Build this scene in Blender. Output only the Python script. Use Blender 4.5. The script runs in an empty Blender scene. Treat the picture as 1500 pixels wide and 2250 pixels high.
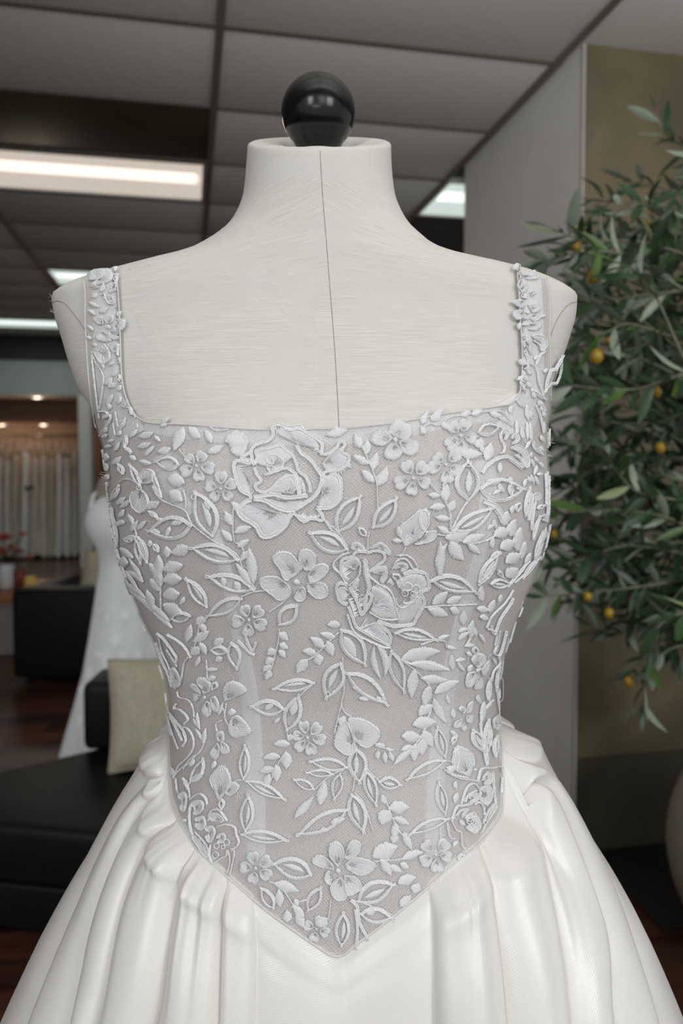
import bpy, bmesh, math, random
import numpy as np
from mathutils import Vector, Matrix
from mathutils.bvhtree import BVHTree
from mathutils.geometry import delaunay_2d_cdt

random.seed(7)
RNG = np.random.default_rng(7)
SC = bpy.context.scene
COL = SC.collection
R = math.radians

# ------------------------------------------------------------------ camera
CAMZ = 1.445                      # height of the camera above the floor (m)
FPX = 1655.0                      # focal length for a 2250 px tall frame
PITCH = R(2.4)
SHIFT = 64.0                      # lens shift, px
cam_d = bpy.data.cameras.new('camera')
cam = bpy.data.objects.new('camera', cam_d)
COL.objects.link(cam)
cam.location = (0, 0, CAMZ)
cam.rotation_euler = (R(90) - PITCH, 0, 0)
cam_d.sensor_fit = 'VERTICAL'
cam_d.sensor_width = 24.0
cam_d.sensor_height = 36.0
cam_d.lens = 36.0 * FPX / 2250.0
cam_d.shift_y = -SHIFT / 2250.0
cam_d.clip_start = 0.02
cam_d.dof.use_dof = True
cam_d.dof.focus_distance = 0.53
cam_d.dof.aperture_fstop = 6.0
SC.camera = cam

# ------------------------------------------------------------------ world, lamps, exposure
w = bpy.data.worlds.new('world')
SC.world = w
w.use_nodes = True
bgn = w.node_tree.nodes['Background']
bgn.inputs[0].default_value = (0.98, 0.99, 1.0, 1)
bgn.inputs[1].default_value = 0.50


def area_lamp(name, loc, target, size, size_y, energy, color=(1, 1, 1), spread=180):
    ld = bpy.data.lights.new(name, 'AREA')
    ld.shape = 'RECTANGLE'
    ld.size, ld.size_y = size, size_y
    ld.energy = energy
    ld.color = color
    ld.spread = R(spread)
    o = bpy.data.objects.new(name, ld)
    COL.objects.link(o)
    o.location = loc
    o.rotation_euler = (Vector(target) - Vector(loc)).to_track_quat('-Z', 'Y').to_euler()
    return o


# daylight through the shop front behind the photographer
area_lamp('daylight_window', (0.55, -1.9, 2.25), (0.05, 0.6, 0.95), 0.8, 1.0, 1.3, (0.98, 0.99, 1.0), 84)
area_lamp('daylight_window', (1.6, -1.6, 2.25), (0.05, 0.6, 0.95), 0.8, 1.0, 4.1, (0.98, 0.99, 1.0), 84)
area_lamp('daylight_window', (-1.0, -1.9, 2.25), (0.0, 0.6, 0.95), 0.6, 1.0, 3.0, (0.98, 0.99, 1.0), 84)
area_lamp('daylight_door', (-2.0, -0.6, 2.7), (-1.1, 3.3, 0.5), 0.9, 0.6, 6, (0.97, 0.99, 1.0), 60)  # added fill lamp, brightens the white lace gown behind on the left
# added lamp without a real source, aimed up to brighten the near ceiling
area_lamp('ceiling_fill', (0.4, -1.25, 1.72), (0.5, 0.0, 2.77), 1.8, 0.5, 25, (1.0, 0.98, 0.95), 76)
area_lamp('partition_fill', (-2.4, 0.3, 2.6), (0.9, 3.0, 1.7), 0.6, 0.6, 0.8, (1.0, 0.99, 0.97), 44)  # added fill lamp for the grey side of the partition
area_lamp('tree_fill', (2.2, -1.2, 2.5), (1.3, 2.4, 1.5), 0.6, 0.6, 3, (1.0, 0.99, 0.96), 50)  # added fill lamp for the olive panel and the tree
SC.view_settings.view_transform = 'Standard'
SC.view_settings.look = 'None'
SC.view_settings.gamma = 1.0
SC.view_settings.use_curve_mapping = False
SC.view_settings.exposure = 0.0
SC.cycles.max_bounces = 8
SC.cycles.transparent_max_bounces = 12

# ------------------------------------------------------------------ geometry of the view: where a sight line meets the place
FWD = np.array([0, math.cos(PITCH), -math.sin(PITCH)])
UPV = np.array([0, math.sin(PITCH), math.cos(PITCH)])
CAM = np.array([0, 0, CAMZ])


def ray(px, py):
    return np.array([1.0, 0, 0]) * ((px - 750.0) / FPX) + FWD - UPV * ((py - (1125.0 - SHIFT)) / FPX)


def on_y(px, py, y):
    d = ray(px, py)
    return CAM + d * (y / d[1])


def on_z(px, py, z):
    d = ray(px, py)
    return CAM + d * ((z - CAMZ) / d[2])


def proj(p):
    q = np.asarray(p, float) - CAM
    d = q @ FWD
    return 750 + FPX * q[..., 0] / d, 1125 - SHIFT - FPX * (q @ UPV) / d


# ------------------------------------------------------------------ materials
def new_mat(name):
    m = bpy.data.materials.new(name)
    m.use_nodes = True
    nt = m.node_tree
    return m, nt, nt.nodes['Principled BSDF']


def nd(nt, t, **kw):
    n = nt.nodes.new(t)
    for k, v in kw.items():
        if k.startswith('i_'):
            key = k[2:]
            key = int(key) if key.isdigit() else key
            n.inputs[key].default_value = v
        else:
            setattr(n, k, v)
    return n


def col4(c):
    return (c[0], c[1], c[2], 1.0)


def srgb(r, g, b):
    f = lambda v: (v / 255 / 12.92) if v / 255 <= 0.04045 else ((v / 255 + 0.055) / 1.055) ** 2.4
    return (f(r), f(g), f(b))


def mat(name, color, rough=0.6, metal=0.0, spec=0.5, sheen=0.0, noise=None, bump=None, emit=None, emit_s=1.0, coords='Object', coat=0.0):
    """plain principled material; noise=(scale, amount[, detail]) varies the colour, bump=(scale, strength, distance)"""
    m, nt, p = new_mat(name)
    p.inputs['Base Color'].default_value = col4(color)
    p.inputs['Roughness'].default_value = rough
    p.inputs['Metallic'].default_value = metal
    p.inputs['Specular IOR Level'].default_value = spec
    if coat:
        p.inputs['Coat Weight'].default_value = coat
        p.inputs['Coat Roughness'].default_value = 0.08
    if sheen:
        p.inputs['Sheen Weight'].default_value = sheen
        p.inputs['Sheen Roughness'].default_value = 0.4
    tc = nd(nt, 'ShaderNodeTexCoord')
    if noise:
        n = nd(nt, 'ShaderNodeTexNoise', i_Scale=noise[0], i_Detail=noise[2] if len(noise) > 2 else 4.0)
        nt.links.new(tc.outputs[coords], n.inputs['Vector'])
        r = nd(nt, 'ShaderNodeValToRGB')
        a = noise[1]
        r.color_ramp.elements[0].position = 0.3
        r.color_ramp.elements[1].position = 0.7
        r.color_ramp.elements[0].color = col4([max(0, c * (1 - a)) for c in color])
        r.color_ramp.elements[1].color = col4([min(1, c * (1 + a)) for c in color])
        nt.links.new(n.outputs['Fac'], r.inputs['Fac'])
        nt.links.new(r.outputs['Color'], p.inputs['Base Color'])
    if bump:
        n = nd(nt, 'ShaderNodeTexNoise', i_Scale=bump[0], i_Detail=3.0)
        nt.links.new(tc.outputs[coords], n.inputs['Vector'])
        b = nd(nt, 'ShaderNodeBump', i_Strength=bump[1], i_Distance=bump[2])
        nt.links.new(n.outputs['Fac'], b.inputs['Height'])
        nt.links.new(b.outputs['Normal'], p.inputs['Normal'])
    if emit:
        p.inputs['Emission Color'].default_value = col4(emit)
        p.inputs['Emission Strength'].default_value = emit_s
    return m


def math_n(nt, op, a, b=None, c=None):
    n = nd(nt, 'ShaderNodeMath', operation=op)
    for i, v in enumerate((a, b, c)):
        if v is None:
            continue
        if isinstance(v, (int, float)):
            n.inputs[i].default_value = v
        else:
            nt.links.new(v, n.inputs[i])
    return n.outputs[0]


# ------------------------------------------------------------------ object helpers
def tag(o, label=None, cat=None, group=None, kind=None):
    for k, v in (('label', label), ('category', cat), ('group', group), ('kind', kind)):
        if v:
            o[k] = v
    return o


def empty(name, loc=(0, 0, 0), label=None, cat=None, group=None, kind=None):
    o = bpy.data.objects.new(name, None)
    o.empty_display_size = 0.05
    COL.objects.link(o)
    o.location = loc
    return tag(o, label, cat, group, kind)


def link_obj(name, me, parent=None, loc=None):
    o = bpy.data.objects.new(name, me)
    COL.objects.link(o)
    if parent is not None:
        o.parent = parent
        top = parent
        off = Vector((0, 0, 0))
        while top is not None:
            off += top.location
            top = top.parent
        o.location = -off           # meshes are written in world coordinates
    if loc is not None:
        o.location = loc
    return o


def mesh_obj(name, verts, faces, m=None, parent=None, smooth=True, uv=None, loc=None):
    me = bpy.data.meshes.new(name)
    me.from_pydata([tuple(map(float, v)) for v in verts], [], [tuple(map(int, f)) for f in faces])
    if m is not None:
        me.materials.append(m)
    if uv is not None:
        ul = me.uv_layers.new(name='UVMap')
        idx = np.empty(len(me.loops), dtype=np.int32)
        me.loops.foreach_get('vertex_index', idx)
        ul.data.foreach_set('uv', np.asarray(uv, dtype=np.float32)[idx].ravel())
    if smooth:
        me.polygons.foreach_set('use_smooth', [True] * len(me.polygons))
    me.update()
    return link_obj(name, me, parent, loc)


class MB:
    """collects shapes and links them as one mesh object"""

    def __init__(self):
        self.v, self.f = [], []

    def add(self, verts, faces):
        n = len(self.v)
        self.v += [tuple(map(float, v)) for v in verts]
        self.f += [tuple(int(i) + n for i in f) for f in faces]
        return self

    def box(self, c0, c1, T=None, bev=0.0):
        (x0, y0, z0), (x1, y1, z1) = c0, c1
        x0, x1 = min(x0, x1), max(x0, x1)
        y0, y1 = min(y0, y1), max(y0, y1)
        z0, z1 = min(z0, z1), max(z0, z1)
        bm = bmesh.new()
        bmesh.ops.create_cube(bm, size=1.0)
        for v in bm.verts:
            v.co = ((x0 + x1) / 2 + v.co.x * (x1 - x0), (y0 + y1) / 2 + v.co.y * (y1 - y0), (z0 + z1) / 2 + v.co.z * (z1 - z0))
        if bev:
            bmesh.ops.bevel(bm, geom=bm.edges[:], offset=min(bev, 0.45 * min(x1 - x0, y1 - y0, z1 - z0)), segments=3, profile=0.5, affect='EDGES')
        bm.verts.index_update()
        vs = [v.co.copy() for v in bm.verts]
        fs = [[v.index for v in f.verts] for f in bm.faces]
        bm.free()
        if T is not None:
            vs = [T(v) for v in vs]
        return self.add(vs, fs)

    def lathe(self, prof, center, seg=24, cap0=True, cap1=True, sx=1.0, sy=1.0):
        vs, fs = [], []
        for r, z in prof:
            for k in range(seg):
                t = 2 * math.pi * k / seg
                vs.append((center[0] + r * sx * math.cos(t), center[1] + r * sy * math.sin(t), center[2] + z))
        for i in range(len(prof) - 1):
            for k in range(seg):
                k2 = (k + 1) % seg
                fs.append((i * seg + k, i * seg + k2, (i + 1) * seg + k2, (i + 1) * seg + k))
        if cap0:
            fs.append(tuple(range(seg))[::-1])
        if cap1:
            fs.append(tuple(range((len(prof) - 1) * seg, len(prof) * seg)))
        return self.add(vs, fs)

    def tube(self, pts, r, seg=6):
        pts = [np.asarray(p, float) for p in pts]
        n = len(pts)
        rs = [r] * n if not hasattr(r, '__len__') else r
        vs, fs = [], []
        prev = None
        for i, p in enumerate(pts):
            t = pts[min(i + 1, n - 1)] - pts[max(i - 1, 0)]
            t = t / (np.linalg.norm(t) + 1e-12)
            if prev is None:
                a = np.array([0, 0, 1.0]) if abs(t[2]) < 0.9 else np.array([1.0, 0, 0])
            else:
                a = prev
            a = a - t * (a @ t)
            a = a / (np.linalg.norm(a) + 1e-12)
            prev = a
            b = np.cross(t, a)
            for k in range(seg):
                q = 2 * math.pi * k / seg
                vs.append(p + rs[i] * (a * math.cos(q) + b * math.sin(q)))
        for i in range(n - 1):
            for k in range(seg):
                k2 = (k + 1) % seg
                fs.append((i * seg + k, i * seg + k2, (i + 1) * seg + k2, (i + 1) * seg + k))
        fs.append(tuple(range(seg))[::-1])
        fs.append(tuple(range((n - 1) * seg, n * seg)))
        return self.add(vs, fs)

    def sphere(self, c, r, seg=12, rings=8, sz=1.0):
        prof = [(max(1e-5, r * math.sin(math.pi * i / rings)), -r * sz * math.cos(math.pi * i / rings)) for i in range(rings + 1)]
        return self.lathe(prof, c, seg, False, False)

    def build(self, name, m, parent=None, smooth=False, loc=None):
        return mesh_obj(name, self.v, self.f, m, parent, smooth, None, loc)


def smooth_by_angle(o, ang=40):
    me = o.data
    me.polygons.foreach_set('use_smooth', [True] * len(me.polygons))
    bm = bmesh.new()
    bm.from_mesh(me)
    for e in bm.edges:
        if len(e.link_faces) == 2 and e.calc_face_angle(0) > R(ang):
            e.smooth = False
    bm.to_mesh(me)
    bm.free()
    return o


def spline(pts, n):
    """Catmull-Rom through 2-D or 3-D points, n samples spaced by arc length"""
    P = np.asarray(pts, float)
    if len(P) == 2:
        t = np.linspace(0, 1, n)[:, None]
        return P[0] * (1 - t) + P[1] * t
    Q = np.vstack([2 * P[0] - P[1], P, 2 * P[-1] - P[-2]])
    out = []
    for i in range(1, len(Q) - 2):
        for t in np.linspace(0, 1, 12, endpoint=False):
            a, b, c, d = Q[i - 1], Q[i], Q[i + 1], Q[i + 2]
            out.append(0.5 * (2 * b + (c - a) * t + (2 * a - 5 * b + 4 * c - d) * t * t + (3 * b - a - 3 * c + d) * t ** 3))
    out.append(Q[-2])
    out = np.array(out)
    s = np.r_[0, np.cumsum(np.linalg.norm(np.diff(out, axis=0), axis=1))]
    u = np.linspace(0, s[-1], n)
    return np.stack([np.interp(u, s, out[:, k]) for k in range(P.shape[1])], 1)


def pchip(x, y, xq):
    """monotone cubic through (x, y), x ascending"""
    x = np.asarray(x, float); y = np.asarray(y, float)
    h = np.diff(x); dl = np.diff(y) / h
    m = np.zeros_like(y)
    m[0], m[-1] = dl[0], dl[-1]
    for i in range(1, len(x) - 1):
        if dl[i - 1] * dl[i] > 0:
            w1, w2 = 2 * h[i] + h[i - 1], h[i] + 2 * h[i - 1]
            m[i] = (w1 + w2) / (w1 / dl[i - 1] + w2 / dl[i])
    xq = np.clip(np.asarray(xq, float), x[0], x[-1])
    i = np.clip(np.searchsorted(x, xq, side='right') - 1, 0, len(x) - 2)
    t = (xq - x[i]) / h[i]
    return ((1 + 2 * t) * (1 - t) ** 2 * y[i] + t * (1 - t) ** 2 * h[i] * m[i] + t * t * (3 - 2 * t) * y[i + 1] + t * t * (t - 1) * h[i] * m[i + 1])

# ================================================================== THE ROOM
CEIL = CAMZ + 1.40
PSI = math.atan2(334, FPX)
EA = np.array([-math.sin(PSI), math.cos(PSI), 0])      # along the shop
EB = np.array([math.cos(PSI), math.sin(PSI), 0])       # across the shop
ORG = on_z(483, 57, CEIL); ORG[2] = 0


def G(b, a, z):
    return ORG + EB * b + EA * a + np.array([0, 0, z])


def to_g(p):
    q = np.asarray(p, float) - ORG
    return q @ EB, q @ EA


def GT(v):
    return G(v[0], v[1], v[2])


M = {}
M['tile'] = mat('ceiling_tile_mineral', srgb(226, 225, 222), 0.9, noise=(260, 0.10), bump=(420, 0.5, 0.002))
M['grid'] = mat('grid_bar_paint', srgb(116, 110, 102), 0.6)
M['plenum'] = mat('ceiling_slab', srgb(70, 66, 62), 0.9, noise=(3, 0.1))
M['darkpanel'] = mat('unlit_panel', srgb(70, 66, 50), 0.35, noise=(2.2, 0.35))
M['wallgrey'] = mat('grey_wall_paint', srgb(222, 222, 218), 0.75, noise=(6, 0.03), bump=(90, 0.12, 0.001))
M['bulk'] = mat('bulkhead_paint', srgb(165, 170, 168), 0.8, noise=(3, 0.03))
M['black'] = mat('black_paint', srgb(22, 21, 21), 0.6, noise=(8, 0.2))
M['brown'] = mat('brown_niche_paint', srgb(132, 108, 90), 0.8, noise=(1.5, 0.12))
M['brownred'] = mat('brown_curtain', srgb(96, 66, 56), 0.8, noise=(9, 0.25))
M['frame_w'] = mat('light_frame', srgb(190, 190, 186), 0.5, noise=(8, 0.05))


def olive_mat(name, c0, c1, c2, rough):
    m, nt, p = new_mat(name)
    tc = nd(nt, 'ShaderNodeTexCoord')
    n = nd(nt, 'ShaderNodeTexNoise', i_Scale=2.1, i_Detail=5.0, i_Roughness=0.5, i_Distortion=0.6)
    nt.links.new(tc.outputs['Object'], n.inputs['Vector'])
    r = nd(nt, 'ShaderNodeValToRGB')
    e = r.color_ramp.elements
    e[0].position, e[1].position = 0.34, 0.68
    e[0].color, e[1].color = col4(c0), col4(c2)
    k = r.color_ramp.elements.new(0.5)
    k.color = col4(c1)
    nt.links.new(n.outputs['Fac'], r.inputs['Fac'])
    nt.links.new(r.outputs['Color'], p.inputs['Base Color'])
    p.inputs['Roughness'].default_value = rough
    return m


M['olive'] = olive_mat('olive_bronze_panel', srgb(84, 79, 57), srgb(99, 92, 69), srgb(118, 106, 83), 0.5)
M['olive_low'] = olive_mat('dark_olive_panel', srgb(66, 64, 52), srgb(74, 72, 58), srgb(82, 80, 66), 0.3)


def wood_mat():
    m, nt, p = new_mat('red_brown_floorboard')
    tc = nd(nt, 'ShaderNodeTexCoord')
    mp = nd(nt, 'ShaderNodeMapping')
    mp.inputs['Rotation'].default_value = (0, 0, -PSI)
    mp.inputs['Scale'].default_value = (2.0, 30.0, 2.0)
    nt.links.new(tc.outputs['Object'], mp.inputs['Vector'])
    n = nd(nt, 'ShaderNodeTexNoise', i_Scale=1.6, i_Detail=6.0)
    nt.links.new(mp.outputs['Vector'], n.inputs['Vector'])
    oi = nd(nt, 'ShaderNodeObjectInfo')
    s = math_n(nt, 'MULTIPLY_ADD', oi.outputs['Random'], 0.4, -0.2)
    f = math_n(nt, 'ADD', n.outputs['Fac'], s)
    r = nd(nt, 'ShaderNodeValToRGB')
    e = r.color_ramp.elements
    e[0].position, e[1].position = 0.25, 0.8
    e[0].color, e[1].color = col4(srgb(36, 22, 17)), col4(srgb(92, 54, 40))
    nt.links.new(f, r.inputs['Fac'])
    nt.links.new(r.outputs['Color'], p.inputs['Base Color'])
    p.inputs['Roughness'].default_value = 0.28
    return m


M['wood'] = wood_mat()


def emis(name, color, s):
    m, nt, p = new_mat(name)
    p.inputs['Base Color'].default_value = (0.8, 0.8, 0.8, 1)
    p.inputs['Emission Color'].default_value = col4(color)
    p.inputs['Emission Strength'].default_value = s
    return m


M['tube_warm'] = emis('warm_lit_tube', (1.0, 0.86, 0.72), 1.35)
M['diff_warm'] = emis('warm_lit_diffuser', (1.0, 0.86, 0.74), 0.55)
M['diff_cool'] = emis('cool_lit_diffuser', (0.86, 1.0, 0.93), 0.62)
M['tube_cool'] = emis('cool_lit_tube', (0.92, 1.0, 0.96), 1.25)
M['spot'] = emis('warm_downlight_glow', (1.0, 0.74, 0.55), 2.2)


def gbox(name, b0, b1, a0, a1, z0, z1, m, parent=None, bev=0.0, kind=None, label=None):
    o = MB().box((b0, a0, z0), (b1, a1, z1), GT, bev).build(name, m, parent, smooth=False)
    if bev:
        smooth_by_angle(o)
    return tag(o, label, None, None, kind)


# --- floor of red-brown boards
floor = gbox('floor', -8, 6, -5, 14, -0.12, -0.016, M['wood'], kind='structure', label='dark red-brown polished timber floor')
for j in range(58):
    a0 = -0.6 + j * 0.13
    b = -3.9 + random.uniform(-0.9, 0)
    while b < 2.2:
        L = random.uniform(1.5, 2.4)
        gbox('floor_board', b + 0.001, b + L - 0.001, a0 + 0.001, a0 + 0.129, -0.014, random.uniform(-0.0006, 0.0), M['wood'], floor)
        b += L

# --- suspended ceiling
ceil_o = gbox('ceiling', -8, 6, -4, 12.2, CEIL + 0.03, CEIL + 0.15, M['plenum'], kind='structure', label='suspended ceiling of grey mineral tiles in a metal grid')
C1 = on_z(1279, 97, CEIL)
PB, PA = to_g(C1)                              # near corner of the partition
LIT = {(-1, 2): 'warm', (-1, 6): 'cool', (-2, 10): 'cool', (1, 2): 'cool', (-1, 10): 'cool', (0, 6): None}
tile_me = None
for i in range(-5, 3):
    for j in range(-5, 12):
        if (i, j) in LIT and LIT[(i, j)]:
            continue
        b0, b1, a0, a1 = i * 1.2 + 0.012, (i + 1) * 1.2 - 0.012, j * 0.6 + 0.012, (j + 1) * 0.6 - 0.012
        if i >= 1 and j >= 0 and b1 > PB and a0 > PA - 0.05:
            b1 = min(b1, PB - 0.002)
            if b1 - b0 < 0.03:
                continue
        dark = (i, j) == (-1, 1)
        t = gbox('ceiling_tile', b0, b1, a0, a1, CEIL + 0.002, CEIL + 0.02, M['darkpanel'] if dark else M['tile'], ceil_o, 0.003)
        if dark:
            t['label'] = 'dark unlit light panel beside the lit one'
for i in range(-5, 4):
    b = i * 1.2
    gbox('grid_bar', b - 0.014, b + 0.014, -3.0, 7.2, CEIL - 0.005, CEIL + 0.025, M['grid'], ceil_o)
for j in range(-5, 13):
    a = j * 0.6
    for i in range(-5, 3):
        b0, b1 = i * 1.2 + 0.014, (i + 1) * 1.2 - 0.014
        if a > PA and b1 > PB:
            b1 = PB - 0.002
            if b1 < b0 + 0.02:
                continue
        gbox('grid_bar', b0, b1, a - 0.011, a + 0.011, CEIL - 0.004, CEIL + 0.022, M['grid'], ceil_o)

LN = {(-1, 2): 'warm white lit ceiling light panel behind the neck on the left', (-1, 6): 'cool white ceiling light panel just above the left shoulder tip',
      (-2, 10): 'long cool white ceiling light in the far row beside the dark beam', (1, 2): 'cool white ceiling light panel cut off by the grey partition wall',
      (-1, 10): 'cool white ceiling light in the far row hidden behind the shoulder'}
for (i, j), k in LIT.items():
    if not k or (i, j) == (-1, 10):
        continue
    b0, b1, a0, a1 = i * 1.2 + 0.016, (i + 1) * 1.2 - 0.016, j * 0.6 + 0.014, (j + 1) * 0.6 - 0.014
    if i == 1:
        b1 = min(b1, PB + 0.0)
        b1 = (i + 1) * 1.2 - 0.016
    e = empty('ceiling_light', GT(((b0 + b1) / 2, (a0 + a1) / 2, CEIL)), LN[(i, j)], 'light', 'fluorescent panels in the ceiling')
    f = MB()
    fw = 0.018
    f.box((b0, a0, CEIL - 0.003), (b0 + fw, a1, CEIL + 0.02), GT).box((b1 - fw, a0, CEIL - 0.003), (b1, a1, CEIL + 0.02), GT)
    f.box((b0 + fw, a0, CEIL - 0.003), (b1 - fw, a0 + fw, CEIL + 0.02), GT).box((b0 + fw, a1 - fw, CEIL - 0.003), (b1 - fw, a1, CEIL + 0.02), GT)
    f.build('frame', M['frame_w'], e)
    MB().box((b0 + fw, a0 + fw, CEIL + 0.006), (b1 - fw, a1 - fw, CEIL + 0.02), GT).build('diffuser', M['diff_' + k], e)
    am = a0 + (a1 - a0) * 0.42
    prof = [(am - 0.075 + 0.15 * t, CEIL + 0.006 - 0.012 * math.sin(math.pi * t)) for t in np.linspace(0, 1, 9)]
    vs = [G(bb, a, z) for bb in (b0 + 0.05, b1 - 0.05) for a, z in prof]
    fs = [(q, q + 1, q + 10, q + 9) for q in range(8)]
    mesh_obj('lamp_tube', vs, fs, M['tube_' + k], e)
    ld = bpy.data.lights.new('panel_glow', 'AREA')
    ld.shape = 'RECTANGLE'; ld.size = 1.1; ld.size_y = 0.5; ld.energy = 5.0
    ld.color = (1, 0.85, 0.7) if k == 'warm' else (0.9, 1, 0.95)
    lo = bpy.data.objects.new('panel_glow', ld)
    COL.objects.link(lo)
    lo.location = GT(((b0 + b1) / 2, (a0 + a1) / 2, CEIL - 0.03))
    lo.rotation_euler = (0, 0, PSI)

# --- partition wall on the right: grey end, olive-bronze face
wr = gbox('wall_right', PB, PB + 2.6, PA, PA + 1.13, -0.01, CEIL + 0.02, M['wallgrey'], kind='structure', label='pale grey painted end of the partition wall beside the olive panel')
zj = on_y(1440, 1668, 2.64)[2]
gbox('wall_panel', PB + 0.002, PB + 2.6, PA - 0.012, PA - 0.0005, zj, CEIL - 0.004, M['olive'], wr, label='mottled olive bronze upper wall panel')
gbox('wall_panel', PB + 0.002, PB + 2.6, PA - 0.014, PA - 0.0005, 0.0, zj - 0.003, M['olive_low'], wr, label='dark glossy olive lower wall panel')
gbox('corner_bead', PB - 0.002, PB + 0.004, PA - 0.016, PA + 0.004, 0.0, CEIL - 0.002, M['frame_w'], wr)

# --- far end: black beam, grey bulkhead, brown niche behind it
A9 = to_g(on_y(100, 868, 9.25))[1]
zb0 = on_y(100, 868, 9.25)[2]
zb1 = on_y(100, 792, 9.25)[2]
gbox('wall_bulkhead', -8, 4, A9, A9 + 0.3, zb0, zb1, M['bulk'], kind='structure', label='grey bulkhead over the brown gown alcove')
gbox('trim_1', -8, 4, A9 - 0.03, A9 + 0.32, zb1, CEIL + 0.03, M['black'], kind='structure', label='black beam under the ceiling at the far end')
gbox('wall_back', -8, 4, A9 + 2.0, A9 + 2.2, -0.1, CEIL, M['brown'], kind='structure', label='brown back wall of the gown alcove')
gbox('wall_soffit', -8, 4, A9 + 0.3, A9 + 2.0, zb0 + 0.03, zb0 + 0.12, M['brown'], kind='structure', label='brown lowered ceiling of the gown alcove')
cb0 = to_g(on_y(173, 1000, 9.3))[0]
cb1 = to_g(on_y(199, 1000, 9.3))[0]
gbox('wall_pillar', cb0, cb1, A9 - 0.02, A9 + 0.25, -0.01, zb0, M['wallgrey'], kind='structure', label='slim grey pillar at the end of the gown rail')
gbox('trim_2', cb1 + 0.02, cb1 + 3.2, A9 + 0.9, A9 + 0.95, -0.01, zb0 + 0.03, M['brownred'], kind='structure', label='red-brown panel beside the grey pillar')
gbox('wall_left', -8.1, -7.9, -5, 14, -0.1, CEIL, M['wallgrey'], kind='structure', label='grey left wall of the shop')

# --- alcove fittings: shelf, rail, downlights
def downlight(px, py, Y, label, facing_front=False):
    c = on_y(px, py, Y)
    e = empty('downlight', c, label, 'light', 'warm downlights of the gown alcove')
    MB().lathe([(0.045, 0.0), (0.075, 0.0), (0.078, 0.012), (0.045, 0.016)], c, 20, False, False).build('trim_ring', M['frame_w'], e, True)
    MB().lathe([(0.001, -0.006), (0.03, -0.004), (0.046, 0.004), (0.046, 0.012)], c, 16, True, True).build('lens', M['spot'], e, True)
    ld = bpy.data.lights.new('downlight_glow', 'POINT')
    ld.energy = 5.0; ld.color = (1, 0.78, 0.6); ld.shadow_soft_size = 0.06
    lo = bpy.data.objects.new('downlight_glow', ld)
    COL.objects.link(lo)
    lo.location = c - np.array([0, 0, 0.07])


downlight(82, 874, 9.75, 'warm downlight in the alcove ceiling under the bulkhead')
shelf_y = 10.6
zs_ = on_y(95, 931, shelf_y)[2]
sb0, sb1 = -6.2, cb0
asf = to_g(on_y(95, 933, shelf_y))[1]
shelf = gbox('alcove_shelf', sb0, sb1, asf - 0.02, asf + 0.4, zs_ + 0.02, zs_ + 0.075, M['brownred'])
tag(shelf, 'brown shelf above the gown rail in the alcove', 'shelf')
downlight(95, 934, shelf_y - 0.0, 'warm spotlight under the shelf near the pillar')
downlight(4, 934, shelf_y - 0.0, 'warm spotlight under the shelf at the left picture edge')

M['steel'] = mat('rail_steel', srgb(150, 140, 130), 0.35, 0.9, noise=(20, 0.05))
M['hanger'] = mat('dark_hanger', srgb(52, 38, 28), 0.5, noise=(20, 0.1))
M['gown_a'] = mat('hung_gown_ivory', srgb(214, 212, 202), 0.7, sheen=0.3, noise=(9, 0.10))
M['gown_b'] = mat('hung_gown_white', srgb(222, 224, 224), 0.7, sheen=0.3, noise=(9, 0.08))
M['gown_c'] = mat('hung_gown_champagne', srgb(200, 194, 176), 0.7, sheen=0.3, noise=(9, 0.12))
M['ink'] = mat('dark_bow', srgb(34, 36, 34), 0.7, noise=(20, 0.2))
rail_z = on_y(90, 958, 10.35)[2]
rail_a = to_g(on_y(90, 958, 10.35))[1]
r_e = empty('gown_rail', GT((-4.5, rail_a, rail_z)), 'long steel rail carrying the hanging gowns', 'rail')
MB().tube([G(sb0 + 0.1, rail_a, rail_z), G(cb0 - 0.02, rail_a, rail_z)], 0.014, 10).build('rail_tube', M['steel'], r_e, True)
for b in (sb0 + 0.2, cb0 - 0.06, (sb0 + cb0) / 2):
    MB().box((b - 0.012, rail_a - 0.012, rail_z), (b + 0.012, rail_a + 0.012, zs_ + 0.02), GT).build('bracket', M['steel'], r_e)


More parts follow.
